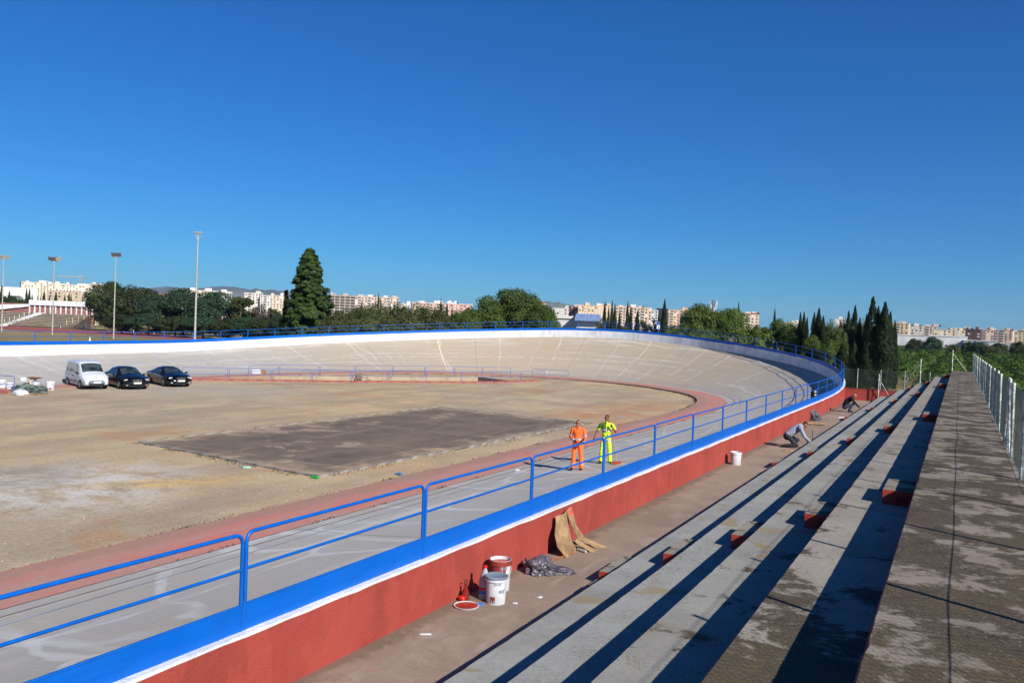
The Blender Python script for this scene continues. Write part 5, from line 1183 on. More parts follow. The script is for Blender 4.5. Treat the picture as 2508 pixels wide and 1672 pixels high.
# orange grove on the right: one green mass
def grove():
    rnd=random.Random(77); m=MB(); n=0
    for row in range(64):
        y=64+row*5.2*(1+row*.012)
        for col in range(-10,70):
            x=3.2+col*4.6+rnd.uniform(-.6,.6); yy=y+rnd.uniform(-.7,.7)
            d=math.hypot(x,yy); ang=math.degrees(math.atan2(x,yy))
            if ang<-5.2 or ang>20 or d<66 or (x<-2.5 and yy<100): continue
            R=rnd.uniform(1.9,2.6); h=rnd.uniform(2.4,3.3); k=int(max(30,420*(70/d)**1.35)); ls=.2*max(1,(d/80)**.75)
            for q in range(k):
                v=rv(rnd).normalized(); 
                if v.z<-.2: v.z=-v.z
                p=V3(x+v.x*R*rnd.uniform(.8,1.05),yy+v.y*R*rnd.uniform(.8,1.05),.35+(h-.35)*(.25+.75*max(0,v.z))*rnd.uniform(.9,1.05)); leafquad(m,p,v+rv(rnd)*.8+V3(0,0,.4),ls*rnd.uniform(.7,1.3),rnd)
    return m
stuff(grove().build('orange_grove',M['leaf_orange']),'dense green orange grove stretching away right of the walkway','grove')
GB='bushes at the far side of the grove'
for k,(x,yt,w,d,kk) in enumerate([(2240,829,40,300,'b0'),(2283,825,46,290,'b3'),(2400,838,54,260,'b1'),(2370,834,30,300,'b2'),(2450,838,40,290,'b2'),(2495,836,40,300,'b0'),(2335,842,40,270,'o1'),(2430,846,50,240,'o2')]): tree(kk,x,yt,w,d,f'{ORD[k]} dark bush at the far side of the grove','bush',group=GB)
# dry weeds along the infield edge and pebbles on the dirt
M['weed']=plain('dry_weeds',(92,74,50),.95,.1,0,.35,8); M['pebble']=plain('pale_pebbles',(176,162,140),.9,.15,0,.3,3)
rnd=random.Random(9); m=MB()
for q in range(26000):
    s=rnd.uniform(-46,95) if q%3 else rnd.uniform(-46,10); o=.1+bank_w(s)+lane_w(s)+2.05+.4*curviness(s)+abs(rnd.gauss(0,.16))-.02
    if MN.noise(V3(s*.33,0,0))<.0 and rnd.random()<.7: continue
    p,n=wall_at(s); p=p+n*o; h=rnd.uniform(.008,.045)*(1 if MN.noise(V3(s*1.1,7,0))<.2 else 2.2); a=rnd.uniform(0,6.28); t=V3(math.cos(a),math.sin(a),0)*.02; l=V3(rnd.uniform(-.06,.06),rnd.uniform(-.06,.06),h)
    m.add([p-t,p+t,p+l],[(0,1,2)])
for a,b in zip(CRT,CRT[1:]+CRT[:1]):
    for q in range(700):
        u=rnd.random(); p=V3(a[0]+(b[0]-a[0])*u,a[1]+(b[1]-a[1])*u,0); cx=V3(-23.4,32,0); o=(p-cx).normalized()*abs(rnd.gauss(.12,.3)); p=p+o
        if MN.noise(p*.6)<-.02: continue
        an=rnd.uniform(0,6.28); t=V3(math.cos(an),math.sin(an),0)*.02; m.add([p-t,p+t,p+V3(rnd.uniform(-.06,.06),rnd.uniform(-.06,.06),rnd.uniform(.015,.06))],[(0,1,2)])
for q in range(1500):
    s=rnd.uniform(-46,20); 
    if MN.noise(V3(s*.9,3,0))<.12: continue
    p,n=wall_at(s); p=p+n*(.1+bank_w(s)+lane_w(s)+rnd.gauss(0,.03)); p.z=.1; a=rnd.uniform(0,6.28); t=V3(math.cos(a),math.sin(a),0)*.018; m.add([p-t,p+t,p+V3(rnd.uniform(-.05,.05),rnd.uniform(-.05,.05),rnd.uniform(.02,.08))],[(0,1,2)])
stuff(m.build('dry_weeds',M['weed']),'dry weeds growing along the edges of the infield and the court','weeds')
m=MB()
for q in range(1500):
    y=rnd.uniform(2,52); x=-16-rnd.random()**1.3*26
    if inpoly((x,y),CRT) or not inpoly((x,y),inner) or inpoly((x,y),trench): continue
    r=rnd.uniform(.01,.028); c=V3(x,y,.0); a=rnd.uniform(0,6.28); P=[c+V3(r*math.cos(a+k*2.1)*rnd.uniform(.7,1.3),r*math.sin(a+k*2.1)*rnd.uniform(.7,1.3),0) for k in range(3)]; m.add(P+[c+V3(0,0,r*rnd.uniform(.6,1))],[(0,1,3),(1,2,3),(2,0,3)])
stuff(m.build('pebbles',M['pebble']),'pale pebbles and crumbs scattered over the infield dirt','pebbles')
# ================================================================ stadium on the left
M['tartan']=plain('red_running_track',(150,84,80),.9,.15,0,.12,1.5); M['lawn']=plain('dry_lawn',(140,124,72),.95,.1,0,.25,.6); M['lamp_steel']=plain('pale_lamp_steel',(176,172,158),.5,.4,.2,.12,4); M['seat_conc_shaded']=plain('brown_grey_concrete_shaded',(84,74,64),.9,.15,0,.15,.2); M['seat_lit']=plain('pale_seat_slab_lit',(150,138,122),.9,.15,0,.12,.3); M['brick_pink']=plain('pinkish_brick_wall',(150,104,96),.9,.15,0,.2,2); M['white_plain']=plain('white_masonry',(214,216,220),.8,.2,0,.06,1.); M['cream']=plain('cream_masonry',(206,196,156),.8,.2)
up=[(-80,792),(0,797),(100,802),(230,808.5),(373,815.5),(488,825.5),(545,829)]; lo=[(500,834),(470,832),(373,827),(230,818),(100,811),(0,805),(-80,800)]
pt=[on_z(x,y,0) for x,y in up+lo]
m=MB(); m.add([V3(p.x,p.y,-.035) for p in pt],[tuple(range(len(pt)))]); me=m.mesh('running_track',M['tartan']); bm=bmesh.new(); bm.from_mesh(me); bmesh.ops.triangulate(bm,faces=bm.faces[:]); [f.normal_flip() for f in bm.faces if f.normal.z<0]; bm.to_mesh(me); bm.free(); struct(link('running_track',me))
def flood_pole(x,ybase,ytop,label,heads,r=.16,kind='box'):
    p=on_z(x,ybase,0.); d=(p-EYE).dot(FWD); dx=.0384*(ybase-ytop); h=top_z(x+dx,ytop,d)
    t=thing('floodlight_pole',label,'lamp pole',(p.x,p.y,-.05),YAW)
    m=MB(); m.cyl((0,0,0),(0,0,h),r*1.2,r*.6,10); m.build('mast',M['lamp_steel'],t)
    if kind=='v':
        m=MB(); m.cyl((0,0,h-1.6),(-.7,0,h+.05),.05,n=6); m.cyl((0,0,h-1.6),(.7,0,h+.05),.05,n=6); m.cyl((-.9,0,h+.05),(.9,0,h+.05),.06,n=6); m.build('bracket',M['lamp_steel'],t)
        for k in(-1,0,1): m=MB(); m.box((k*.58,-.1,h+.25),(.42,.25,.3)); m.build('floodlight',M['lamp_steel'],t)
    else:
        m=MB(); m.cyl((-.9,0,h),(.9,0,h),.07,n=6); m.build('crossarm',M['lamp_steel'],t)
        for k,(ox,ry,mt) in enumerate(heads):
            m=MB(); m.box((0,0,0),(.95,.3,.75),mat=Matrix.Rotation(ry,3,'Y')@Matrix.Rotation(.5,3,'X')); o=m.build('floodlight',mt,t,(ox,-.1,h+.45))
    return t
dk=M['bumper']; lt=M['lamp_steel']
flood_pole(4,812,634,'floodlight pole at the left edge with pale lamp heads',[(-.6,.2,lt),(.8,-.4,lt)],.12)
flood_pole(128,820,639,'floodlight pole in front of the far grandstand',[(-.7,.3,dk),(.1,0,dk),(.9,-.6,lt)],.12)
flood_pole(278,829,629,'floodlight pole in front of the dark broadleaf trees',[(-.35,0,dk),(.55,0,dk)],.12)
flood_pole(477,832,572,'tallest lamp mast with V-shaped bracket at its top',[],.2,'v')
# grandstand
A=on_z(-60,795,0); B=on_z(176,804.5,0); ax=(B-A); LW=ax.length; gz=math.atan2(ax.y,ax.x)
gs=thing('grandstand','far concrete grandstand with white parapet and white stairs','grandstand',(A.x,A.y,-.05),gz)
for k in range(9):
    m=MB(); z=.55+k*.42; m.box((LW/2,1.0+k*.95,z/2),(LW,.98,z)); rw_=m.build('seat_row',M['seat_conc_shaded'],gs); m=MB(); m.box((LW/2,.72+k*.95,z-.04),(LW,.5,.2)); m.build('seat_slab',M['seat_lit'],rw_)  # dark rows and pale slabs paint in shaded risers and lit treads
m=MB(); m.box((LW/2,10.2,3.4),(LW,.3,6.6)); m.build('back_wall',M['brick_pink'],gs)
for k in range(13):
    m=MB(); m.box((LW*.32+k*LW*.056,9.9,5.2),(.28,.3,2.4)); m.build('pilaster',M['white_plain'],gs)
m=MB(); m.box((LW*.66,9.7,7.1),(LW*.68,.5,1.5)); pr=m.build('parapet',M['white_plain'],gs)
for k in range(6): m=MB(); m.box((LW*.5+k*LW*.1,9.42,7.1),(.5,.08,1.5)); m.build('parapet_pier',M['white_plain'],pr)
m=MB(); m.add([(0,9.5,4.6),(LW*.33,9.5,5.9),(LW*.33,9.5,6.6),(0,9.5,6.1),(0,9.8,4.6),(LW*.33,9.8,5.9),(LW*.33,9.8,6.6),(0,9.8,6.1)],[(0,1,2,3),(7,6,5,4),(3,2,6,7),(0,3,7,4),(1,5,6,2),(0,4,5,1)]); m.build('sloping_parapet',M['white_plain'],gs)
for k in range(18):
    m=MB(); m.box((LW*.28+k*.32,.2+k*.5,.12+k*.23),(2.2,.52,.26)); m.build('stair_tread',M['white_plain'],gs)
for k in range(8):
    m=MB(); m.cyl((LW*.28+k*.7-1.2,.4+k*1.1,.2+k*.5),(LW*.28+k*.7-1.2,.4+k*1.1,1.5+k*.5),.07,n=6); m.build('stair_post',M['white_plain'],gs)
for k in range(5):
    m=MB(); m.cyl((LW*.90+k*.9,2+k*1.3,1.+k*.55),(LW*.90+k*.9,2+k*1.3,2.4+k*.55),.08,n=6); m.build('end_post',M['cream'],gs)
def hedge(x0,x1,y0,y1,label):
    a=on_z(x0,y1,0); b=on_z(x1,y1,0); d=(a-EYE).dot(FWD); h=(y1-y0)/FPX*d; L=(b-a).length; m=MB(); rnd=random.Random(x0)
    for q in range(1500):
        p=V3(rnd.uniform(0,L),rnd.uniform(0,1.8),h*rnd.random()**.5); leafquad(m,p,rv(rnd)+V3(0,-.5,.4),.35,rnd)
    t=thing('hedge',label,'hedge',(a.x,a.y,-.05),math.atan2(b.y-a.y,b.x-a.x)); m.build('foliage',M['leaf_mid'],t); m=MB(); m.box((L/2,.9,h*.4),(L*.96,1.4,h*.8)); m.build('twigs',M['leaf_dark'],t)
hedge(174,232,790,803,'clipped dark green hedge at the right end of the grandstand')
a=on_z(204,806,0); t=thing('pitch_bench','white roofed bench in front of the hedge','bench',(a.x,a.y,-.05),YAW); m=MB(); m.box((1.2,0,1.2),(2.5,.9,.12)); m.build('seat',M['white_plain'],t)
for k in(0,2.4): m=MB(); m.box((k,0,.6),(.12,.6,1.2)); m.build('leg',M['white_plain'],t)
a=on_z(206,796,0); t=thing('kiosk','small cream building with dark door behind the hedge','building',(a.x,a.y,-.05),YAW+.1); m=MB(); m.box((1.6,2,1.6),(4.4,3,3.2)); m.build('wall',M['cream'],t); m=MB(); m.box((3.0,.48,1.3),(1.0,.06,2.2)); m.build('door',M['black_plastic'],t); m=MB(); m.box((1.6,2,3.27),(4.7,3.3,.14)); m.build('roof',M['grey_conc'],t)
# blue and white railing round the running track
sr=thing('stadium_railing','low blue rail with white-footed posts round the running track','railing')
pp=[(30,793.5),(49,795),(68,796.5),(87,798),(106,799.5),(148,803)]
pq=[(234,807),(256,809),(279,811),(302,812),(327,814),(351,815.5),(377,817),(403,819),(429,821),(456,823),(484,825),(512,827),(541,829),(572,831)]
for grp in(pp,pq):
    W=[on_z(x,y+.5,0.) for x,y in grp]
    for w in W:
        m=MB(); m.cyl((w.x,w.y,-.05),(w.x,w.y,.62),.07,n=6); m.build('post_foot',M['white_plain'],sr); m=MB(); m.cyl((w.x,w.y,.62),(w.x,w.y,1.15),.06,n=6); m.build('post',M['blue_tube'],sr)
    m=MB(); m.tube([w+V3(0,0,1.1) for w in W],.05,6); m.build('top_rail',M['blue_tube'],sr)
# grey mesh fence with concrete posts behind the railing
ff=thing('boundary_fence','tall grey mesh fence with pale posts under the stadium trees','fence')
W=[on_z(x,y,0.) for x,y in [(285,806),(330,809),(370,811),(410,814),(450,817),(490,819.5),(530,822),(570,824.5),(610,827),(650,829.5),(690,832),(740,835)]]
for k,w in enumerate(W):
    m=MB(); m.cyl((w.x,w.y,-.05),(w.x,w.y,2.6),.1,n=6); m.build('post',M['white_plain'] if k in(2,5) else M['galv'],ff)
    if k<len(W)-1: m=MB(); chain(m,w,W[k+1],.05,2.4,.45,.018); m.build('wire_mesh',M['wire'],ff)
# ================================================================ town
BC={}
def bcol(c):
    c=tuple(int(a*.55+b*.45) for a,b in zip(c,(206,200,188))) if sum(c)>300 else c
    if c not in BC: BC[c]=plain(f'render_{c[0]}_{c[1]}_{c[2]}',c,.85,.2,0,.07,.15)
    return BC[c]
M['win']=plain('far_window_glass',(52,58,68),.3,.5,0,.3,.3); M['shutter']=plain('white_shutters',(214,212,206),.7,.3,0,.05,.3); M['bal_shade']=plain('painted_loggia_shade',(70,62,58),.8,.2,0,.2,.3); M['roof_tile']=plain('red_brown_roof_tiles',(150,92,70),.85,.2,0,.15,.5); M['panel']=plain('solar_panel',(40,42,58),.4,.4)
wm={}
def wmesh(k,w,h,mat,dep=.3):
    q=(k,round(w,1),round(h,1),mat.name)
    if q not in wm: m=MB(); m.box((0,0,0),(w,dep,h)); wm[q]=m.mesh(k,mat)
    return wm[q]
rb=random.Random(3)
def building(x0,x1,ytop,d,label,col,vis=3,pent=2,turn=0.,win='glass',roof='flat',bands=None,colw=3.6,dep=14.,top_col=None,name='apartment_block',winc=None,floor=3.1):
    if d>300 and name in('apartment_block','low_building','industrial_hall','house'): d*=1.6 if d>590 else 2.15
    vis=min(9,vis*2); xm=(x0+x1)/2; p=ground_at(xm,d,-.1); H=top_z(xm,ytop,d)+.1; W=(x1-x0)/FPX*d/max(.5,math.cos(turn))
    face=math.atan2(EYE.y-p.y,EYE.x-p.x)+math.pi/2
    t=thing(name,label,'building',p,face+turn); C_=bcol(col)
    m=MB(); m.box((0,dep/2,H/2),(W,dep,H)); m.build('wall',C_,t)
    tc=bcol(top_col) if top_col else C_
    m=MB()
    if roof=='tile': m.frus((0,dep/2,H),(W+1.,dep+1.),(W*.7,dep*.3),1.6); m.build('roof',M['roof_tile'],t)
    else: m.box((0,dep/2,H+.25),(W+.7,dep+.7,.5)); m.build('roof_parapet',tc,t)
    if pent:
        for k in range(max(pent,int(W/8))):
            pw=rb.uniform(2.5,7); px=rb.uniform(-.46,.46)*W; ph=rb.uniform(1.4,3.4); m=MB(); m.box((px,dep*rb.uniform(.25,.6),H+.5+ph/2),(pw,5,ph)); m.build('penthouse',bcol((190,188,184)) if rb.random()<.55 else tc,t)
            if rb.random()<.2: m=MB(); m.box((px+pw*.8,dep*.3,H+1.2),(2.6,.4,1.8)); m.build('roof_panel',M['panel'],t)
            m=MB(); m.box((px+rb.uniform(-5,5),dep*.5,H+1.3),(.9,.9,rb.uniform(1.6,3.2))); m.build('chimney',bcol((186,182,176)),t)
            if rb.random()<.35: m=MB(); m.cyl((px,dep*.4,H+.5),(px,dep*.4,H+rb.uniform(4,7)),.12,n=4); m.build('aerial',M['galv'],t)
    nc=max(2,int(W/colw)); cw=W/nc
    for r in range(vis):
        z=H-1.9-r*floor
        if z<2: break
        if bands: m=MB(); m.box((0,-.12,z-floor/2+.15),(W+.1,.3,.55)); m.build('floor_band',bcol(bands),t)
        for c in range(nc):
            x=(-.5+(c+.5)/nc)*W; kind=rb.random() if win!='grid' else .9
            if win=='balcony' and c%3==1:
                o=link('loggia_shade',wmesh('loggia_shade',cw*.9,2.2,M['bal_shade']),t,(x,-.06,z)); o2=link('balcony_rail',wmesh('balcony_rail',cw*.95,.9,bcol((206,202,196)),.5),o,(0,-.3,-.8))  # flat dark box paints the shade inside the balcony recess
            elif win=='white': link('window',wmesh('window',1.5,1.3,M['shutter'] if kind<.75 else M['win']),t,(x,-.05,z))
            elif win=='grid': link('opening_shade',wmesh('opening_shade',cw*.82,2.3,M['bal_shade']),t,(x,-.05,z))  # dark box paints the shade of an open floor
            elif kind<.93: link('window',wmesh('window',1.5 if kind<.6 else 2.2,1.5,M['win'] if kind<.7 else M['shutter']),t,(x,-.05,z))
    return t
W_=(200,196,188)
building(-20,83,704,420,'long white industrial hall at the far left behind the grandstand',(206,210,214),0,0,name='industrial_hall')
building(58,150,693,520,'cream terraced apartment block left of the tower crane',(206,190,160),3,3,.12,top_col=(214,206,190)); building(148,210,698,530,'cream apartment block directly under the tower crane',(208,196,170),3,2,.1); building(210,250,697,540,'white apartment block right of the tower crane',(214,208,194),2,2)
building(122,250,715,380,'low brown building behind the grandstand parapet',(150,122,92),1,0,0,'glass',name='low_building',colw=7)
building(376,396,722,420,'small house with red roof, left of two',(206,170,140),1,0,roof='tile',name='house'); building(398,418,721,425,'small house with red roof, right of two',(210,188,160),1,0,roof='tile',name='house')
building(430,530,711,520,'pinkish cream block behind the tall lamp mast',(196,170,148),3,4,.15,top_col=(214,210,206)); building(541,566,715,560,'white rooftop block right of the tall lamp mast',(212,208,202),2,2)
building(598,640,718,470,'white block with rounded roof tower left of the conifer',(206,192,182),5,1,-.1,'balcony'); building(636,660,724,468,'white balcony wing beside the rounded roof tower',(214,212,208),4,0,-.1,'balcony'); building(660,698,724,480,'beige block immediately left of the conifer',(190,162,136),4,1,.1)
building(806,868,724,430,'unfinished brown block with open floors right of the conifer',(140,112,100),6,2,.08,'grid',bands=(176,164,156),colw=5.2); building(868,976,728,445,'long pinkish block right of the unfinished one',(186,152,136),4,3,.1,'balcony',bands=(190,164,150)); building(975,1004,744,470,'white terraced block at the end of the pinkish block',(206,200,194),2,1,.3)
building(1008,1085,742,430,'pink brick block with white top floor, left half',(184,128,110),4,2,.06,'balcony',top_col=(214,214,216)); building(1085,1156,745,432,'red brick block with white bands beside the large round tree',(172,92,78),5,2,.06,'white',bands=(206,196,190),top_col=(214,214,216))
building(1296,1336,741,440,'orange-roofed block peeping right of the large round tree',(200,140,110),3,1,.2,roof='tile'); building(1351,1388,755,400,'white block left of the dark red block',(196,192,190),4,1,-.1)
building(1386,1414,752,420,'dark red shaded block beside the long yellow block',(104,54,50),4,1,-.35,'white'); building(1414,1500,749,410,'long yellow and pink block above the white shed',(206,160,116),5,3,.03,'white',bands=(212,184,130),colw=3.2); building(1505,1594,753,412,'long white and orange block behind the cypresses',(204,164,136),5,3,.03,'balcony'); building(1592,1610,760,415,'grey-blue narrow block at the end of the long one',(168,176,190),4,0)  # the dark red block's shade is put into its wall colour
building(1606,1626,756,430,'dark shaded block behind the single thick cypress',(66,62,72),3,0,-.3); building(1632,1694,760,440,'orange and white block right of the single thick cypress',(206,150,112),4,3,.15,'balcony'); building(1735,1765,770,440,'pink rooftop peeping between the twin green trees',(206,166,146),1,0,roof='tile')  # dark wall colour stands in for shade on the first block
building(1816,1856,769,400,'beige tower block right of the twin green trees',(200,164,140),6,1,.15,'balcony',roof='tile'); building(1918,1954,790,460,'white block left of the tall cypress clump',(204,186,174),3,1,.15,'balcony'); building(2044,2068,781,500,'white rooftop block between the tall cypresses',(208,204,198),1,1)
R1=[(2182,2222,792,620,'yellow block right of the tallest cypresses',(206,176,120),'balcony'),(2221,2256,799,640,'grey and white block next to the yellow one',(186,172,166),'glass'),(2256,2292,799,650,'white and brick block with bright balconies',(196,168,156),'balcony'),(2290,2358,808,600,'long cream block with arched windows above the white warehouse',(204,184,150),'glass'),(2357,2398,807,610,'dark brown block right of the long cream one',(98,70,64),'glass'),(2398,2440,808,640,'pink row block, left half, right of the dark brown one',(208,158,138),'balcony'),(2438,2476,809,650,'pink row block, right half, right of the dark brown one',(208,162,146),'balcony'),(2475,2500,813,660,'yellow and white block near the right edge',(200,178,130),'glass'),(2498,2540,812,660,'brown and cream block at the right edge',(176,146,112),'balcony')]
for x0,x1,y,d,l,c,w in R1: building(x0,x1,y,d,l,c,5,3,rb.uniform(-.1,.1),w,colw=4.2)
wh=building(2205,2358,823,560,'long white warehouse beyond the orange grove',(206,212,220),0,0,.02,name='warehouse')
for x in(-9,2,9): m=MB(); m.box((x,-.06,4.0),(1.6,.2,1.4)); m.build('window',M['win'],wh)
m=MB(); m.box((6,-.06,1.8),(5,.2,3.2)); m.build('loading_door',bcol((196,182,150)),wh)
building(2362,2392,834,540,'low white shed right of the long warehouse',(208,212,218),0,0,name='shed'); building(2394,2436,836,535,'second low white shed with dark gap on its left',(196,204,214),0,0,name='shed'); building(2444,2490,842,520,'low white garden wall building among the dark bushes',(206,206,206),0,0,name='shed')
# white shed with blue-grey roof behind the curve
s1=building(1412,1466,786,150,'white shed with blue-grey roof behind the curved wall',(204,210,216),0,0,name='shed',dep=6.)
for ch in list(s1.children):
    if ch.name.startswith('roof_parapet'): bpy.data.objects.remove(ch)
H=top_z(1439,786,150)+.1; Wd=54/FPX*150; m=MB(); m.frus((0,2.4,H),(Wd+.8,7.4),(Wd+.4,5.),1.3); m.build('roof',plain('blue_grey_sheet_roof',(104,124,160),.6,.3),s1)
m=MB(); m.box((-.2,-.05,1.9),(.55,.15,1.2)); m.build('window',M['win'],s1)
s2=building(1366,1414,780,156,'white gabled shed left of the blue-grey roofed one',(196,196,196),0,0,name='shed',dep=6.)
for x in(-1.2,.2): m=MB(); m.box((x,-.05,2.6),(.12,.2,3.4)); m.build('downpipe',M['black_plastic'],s2)
t=thing('signpost','small white and blue sign on a pole left of the thick cypress','sign',ground_at(1612,108)); m=MB(); m.cyl((0,0,0),(0,0,6.7),.05,n=6); m.build('pole',M['galv'],t); m=MB(); m.box((0,-.05,5.95),(.4,.05,.5),0,YAW); m.build('white_plate',M['white_plain'],t); m=MB(); m.box((0,-.05,6.45),(.4,.05,.3),0,YAW); m.build('blue_plate',M['blue'],t)
# telecom mast
p=ground_at(1744,380); h=top_z(1745,735,380); t=thing('telecom_mast','lattice telecom mast with antennas above the twin green trees','mast',p)
m=MB()
for a in range(3):
    q=2*math.pi*a/3; m.cyl((1.1*math.cos(q),1.1*math.sin(q),0),(.7*math.cos(q),.7*math.sin(q),h),.14,n=5)
for k in range(14):
    z0,z1=h*k/14,h*(k+1)/14
    for a in range(3):
        q,w=2*math.pi*a/3,2*math.pi*(a+1)/3; m.cyl((math.cos(q),math.sin(q),z0),(math.cos(w),math.sin(w),z1),.08,n=4)
m.build('lattice',plain('weathered_mast_steel',(120,112,104),.7,.3,.2),t)
for a in range(6): q=a*1.05; m=MB(); m.box((1.5*math.cos(q),1.5*math.sin(q),h-1.5-(a%3)*1.6),(.5,.5,2.2)); m.build('antenna',M['white_plain'],t)
# tower crane
p=ground_at(195,1300); h=top_z(195,679,1300); t=thing('tower_crane','pale tower crane above the cream apartment blocks','crane',p,YAW-.08); cs=plain('faded_crane_steel',(196,164,140),.7,.3)
m=MB()
for sx in(-.8,.8):
    for sy in(-.8,.8): m.cyl((sx,sy,0),(sx,sy,h),.16,n=4)
for k in range(20): m.cyl((-.8,-.8,h*k/20),(.8,-.8,h*(k+1)/20),.1,n=4); m.cyl((.8,.8,h*k/20),(-.8,.8,h*(k+1)/20),.1,n=4)
m.build('mast',cs,t); m=MB()
for dy,dz in((-.6,0),(.6,0),(0,1.2)): m.cyl((-37.,dy,h+dz),(0,dy,h+dz),.2,n=4); m.cyl((0,dy,h+dz),(9.2,dy,h+dz-.2),.2,n=4)
for k in range(29): m.cyl((-37.+k*1.3,-.6,h),(-36.4+k*1.3,0,h+1.2),.12,n=4); m.cyl((-36.4+k*1.3,0,h+1.2),(-35.7+k*1.3,-.6,h),.12,n=4)
m.build('jib',cs,t); m=MB(); m.box((8.4,0,h-1.2),(3.,2.,2.6)); m.build('counterweight',M['grey_conc'],t); m=MB(); m.cyl((0,0,h),(0,0,h+5.),.6,.2,6); m.build('apex',cs,t)
# small cypresses before the town on the far left
for k,(x,yt,w,d) in enumerate([(3,700,14,260),(22,713,12,262),(64,706,10,300),(71,707,9,300),(78,722,8,300),(92,724,8,300),(99,726,8,300),(107,712,11,300),(120,724,8,300),(136,714,12,300),(158,722,10,300),(168,716,8,300),(173,720,7,300),(202,726,7,300),(222,720,8,300),(227,712,7,300)]): tree(f'c{k%4}',x,yt,w,d,f'{ORD[k]} small cypress behind the grandstand, counted from the left edge','cypress',group='small cypresses behind the grandstand')
for k,(x,yt,w) in enumerate([(-5,722,60),(30,724,60),(48,730,40),(90,737,60),(130,738,60),(180,738,70),(225,736,60),(250,726,50)]): tree(f'b{k%4}',x,yt,w,280,f'{ORD[k]} low dark bush behind the grandstand, counted from the left edge','bush',group='bushes behind the grandstand')
# hills
def hills(name,prof_px,d,mat):
    m=MB();G=[]
    for x,y in prof_px:
        p=at(x,y,d); q=ground_at(x,d*.8,-60.); r=ground_at(x,d*1.35,-60.); a=q.lerp(p,.5); a.z=p.z*.6; G.append([q,a,p,r])
    m.grid(G,0,True,flip=True); return struct(m.build(name,mat))
M['hill']=plain('scrubby_hillside',(84,84,60),.95,.1,0,.3,.0012)
rh=random.Random(4)
def dens(P):
    o=[]
    for (a,b),(c,e) in zip(P,P[1:]):
        for k in range(5): t=k/5; o.append((a+(c-a)*t,b+(e-b)*t+rh.uniform(-.7,.7)))
    return o+[P[-1]]
hills('hills',dens([(-400,745),(-200,742),(0,738),(200,735),(330,722),(365,706),(385,703),(410,701),(432,704),(455,705),(490,706),(515,703),(545,701),(570,702),(595,706),(612,710),(625,706),(648,710),(668,709),(690,713),(720,716),(760,722),(820,735),(900,762),(1000,775)]),9000,M['hill'])
hills('hills',dens([(1180,790),(1260,770),(1310,748),(1332,739),(1345,737),(1356,742),(1368,739),(1385,744),(1400,746),(1430,752),(1480,762),(1560,778),(1700,815)]),9500,M['hill'])
# ================================================================ bits in the infield
def canister(x,y,label,mat=None,h=.42):
    p=on_z(x,y,.02); t=thing('canister',label,'canister',p,.3); m=MB(); m.box((0,0,h*.42),(.3,.2,h*.84)); m.frus((0,0,h*.84),(.3,.2),(.16,.12),h*.1); m.build('body',mat or M['pvc_white'],t); m=MB(); m.cyl((.05,0,h*.92),(.05,0,h),.035,n=8); m.build('cap',M['line_cream'],t)
for k,x in enumerate((622,628,634)): canister(x,917.5,f'white canister in the row behind the ramp railing, {ORD[k]} from the left',h=.5)
p=on_z(646,918,.0); t=thing('cardboard_box','small brown box right of the white canisters','box',p,.2); m=MB(); m.box((0,0,.22),(.5,.35,.44)); m.build('carton',M['card'],t); m=MB(); m.box((.0,-.1,.45),(.5,.16,.012),mat=Matrix.Rotation(.4,3,'X')); m.build('flap',M['card'],t)
# bicycle leaning on the ramp railing with a bag on the handlebar
bp=Vector((-45.6,56.4,-.5)); bt=thing('bicycle','dark bicycle leaning on the faded railing in front of the ramp','bicycle',bp,math.atan2(2.4,2.2))
def wheel(x):
    m=MB(); m.tube([V3(x+.33*math.cos(a),0,.34+.33*math.sin(a)) for a in [2*math.pi*k/24 for k in range(24)]],.018,5,closed=True); w=m.build('wheel',M['rubber'],bt); m=MB()
    for k in range(10): a=2*math.pi*k/10; m.cyl((x,0,.34),(x+.31*math.cos(a),0,.34+.31*math.sin(a)),.003,n=3)
    m.build('spokes',M['galv'],w)
wheel(0.); wheel(1.03)
m=MB(); 
for a,b in(((1.03,0,.34),(.88,0,.9)),((.88,0,.82),(.4,0,.8)),((.86,0,.75),(.45,0,.3)),((.45,0,.3),(.36,0,.86)),((.0,0,.34),(.45,0,.3)),((0,0,.34),(.38,0,.78))): m.cyl(a,b,.016,n=6)
m.build('frame',M['black_plastic'],bt); m=MB(); m.ell((.34,0,.9),(.13,.06,.03),10,6); m.build('saddle',M['black_plastic'],bt); m=MB(); m.cyl((.86,-.25,.95),(.86,.25,.95),.012,n=6); m.build('handlebar',M['black_plastic'],bt)
hb=bp+Matrix.Rotation(math.atan2(2.4,2.2),3,'Z')@V3(.0,-.15,.55); crumple('backpack','brown-grey bag hanging over the rear of the bicycle','bag',hb,(.34,.28,.4),plain('brown_grey_canvas',(120,96,84),.9,.1,0,.2),.3,12,None,3)
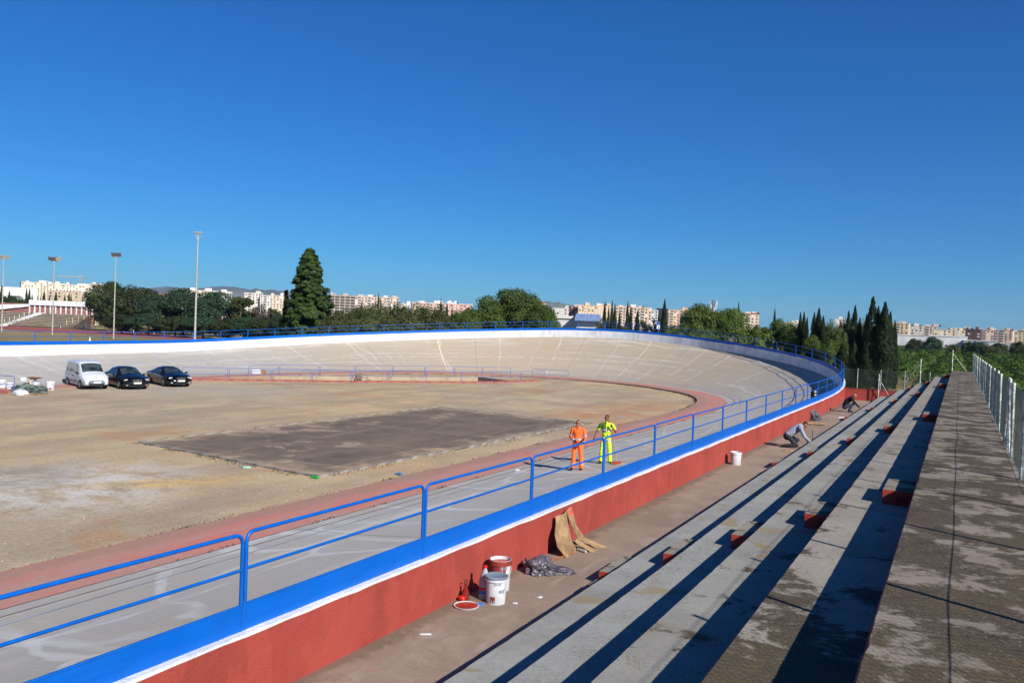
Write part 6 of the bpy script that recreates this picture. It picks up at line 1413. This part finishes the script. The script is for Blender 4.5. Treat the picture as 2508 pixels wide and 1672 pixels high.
# paint stores at the left edge
def pstore(x,y,h,r,label,**k): p=on_z(x,y,0.); return bucket(p,label,h,r,**k)
pstore(123,955,.55,.27,'white bucket with blue label standing alone left of the van',print_=True,rz=1.0)
pstore(4,953,.6,.25,'stacked white and teal bucket at the left edge behind the railing',print_=True); pstore(24,956,.5,.22,'white bucket with teal label left of the railing post',print_=True); pstore(57,943,.5,.22,'small white bucket behind the crumpled tarpaulin',print_=False); pstore(88,952,.5,.26,'white bucket with pale blue rim under the mortar board',print_=False,lid=True)
p=on_z(84,948,0.); t=thing('mortar_stand','brown mortar board on a cream pedestal behind the tarpaulin','stand',p,.2); m=MB(); m.frus((0,0,.56),(.4,.3),(.9,.6),.1); m.build('board',M['roller_pole'],t); m=MB(); m.frus((-.1,0,0),(.32,.28),(.28,.26),.56); m.build('pedestal',M['line_cream'],t)
crumple('tarpaulin','crumpled grey-green tarpaulin beside the red kerb at the left','tarpaulin',on_z(70,960,0.),(1.1,.7,.38),plain('grey_green_tarpaulin',(92,104,100),.6,.3,0,.3,3),YAW,21)
crumple('white_sack','small white crumpled sack at the end of the red kerb','sack',on_z(50,967,0.),(.5,.35,.3),M['pvc_white'],.3,17,None,3)
m=MB(); m.box((0,0,.02),(1.6,.8,.03)); tag(m.build('board',M['card'],None,on_z(88,965,0.)),'flat pale board lying right of the tarpaulin','board')
# litter
for k,(x,y,c,l) in enumerate([(772,1169,(40,150,60),'bright green scrap at the near corner of the court'),(603,1145,(150,190,170),'pale green scrap on the near left edge of the court'),(1266,1152,(214,214,210),'white scrap at the edge of the red apron'),(978,1161,(70,110,150),'bluish scrap on the dirt between court and apron')]):
    p=on_z(x,y,.11 if k==2 else 0.02); m=MB(); m.frus((0,0,0),(.3,.2),(.2,.1),.05,0,k); tag(m.build('litter_scrap',plain('litter_'+str(k),c,.6,.3),None,p),l,'litter')
p=on_z(820,824,0.); 
t=thing('training_cone','small white marker cone on the grass beyond the far straight','cone',on_z(220,836,0.)); m=MB(); m.lathe([(.3,0),(.3,.05),(.16,.05),(.05,.75),(0,.76)],n=14); m.build('cone',M['white_plain'],t)
# ================================================================ haze over the plain
hz=bpy.data.materials.new('thin_haze'); hz.use_nodes=True; nt=hz.node_tree; nt.nodes.clear(); ho=nt.nodes.new('ShaderNodeOutputMaterial'); pv=nt.nodes.new('ShaderNodeVolumePrincipled')
pv.inputs['Color'].default_value=(.5,.72,1,1); pv.inputs['Density'].default_value=.000045; pv.inputs['Anisotropy'].default_value=.0; nt.links.new(pv.outputs[0],ho.inputs['Volume'])
m=MB(); m.box((-2000,6000,177),(24000,16000,484)); hb_=m.build('haze',hz); hb_['kind']='stuff'
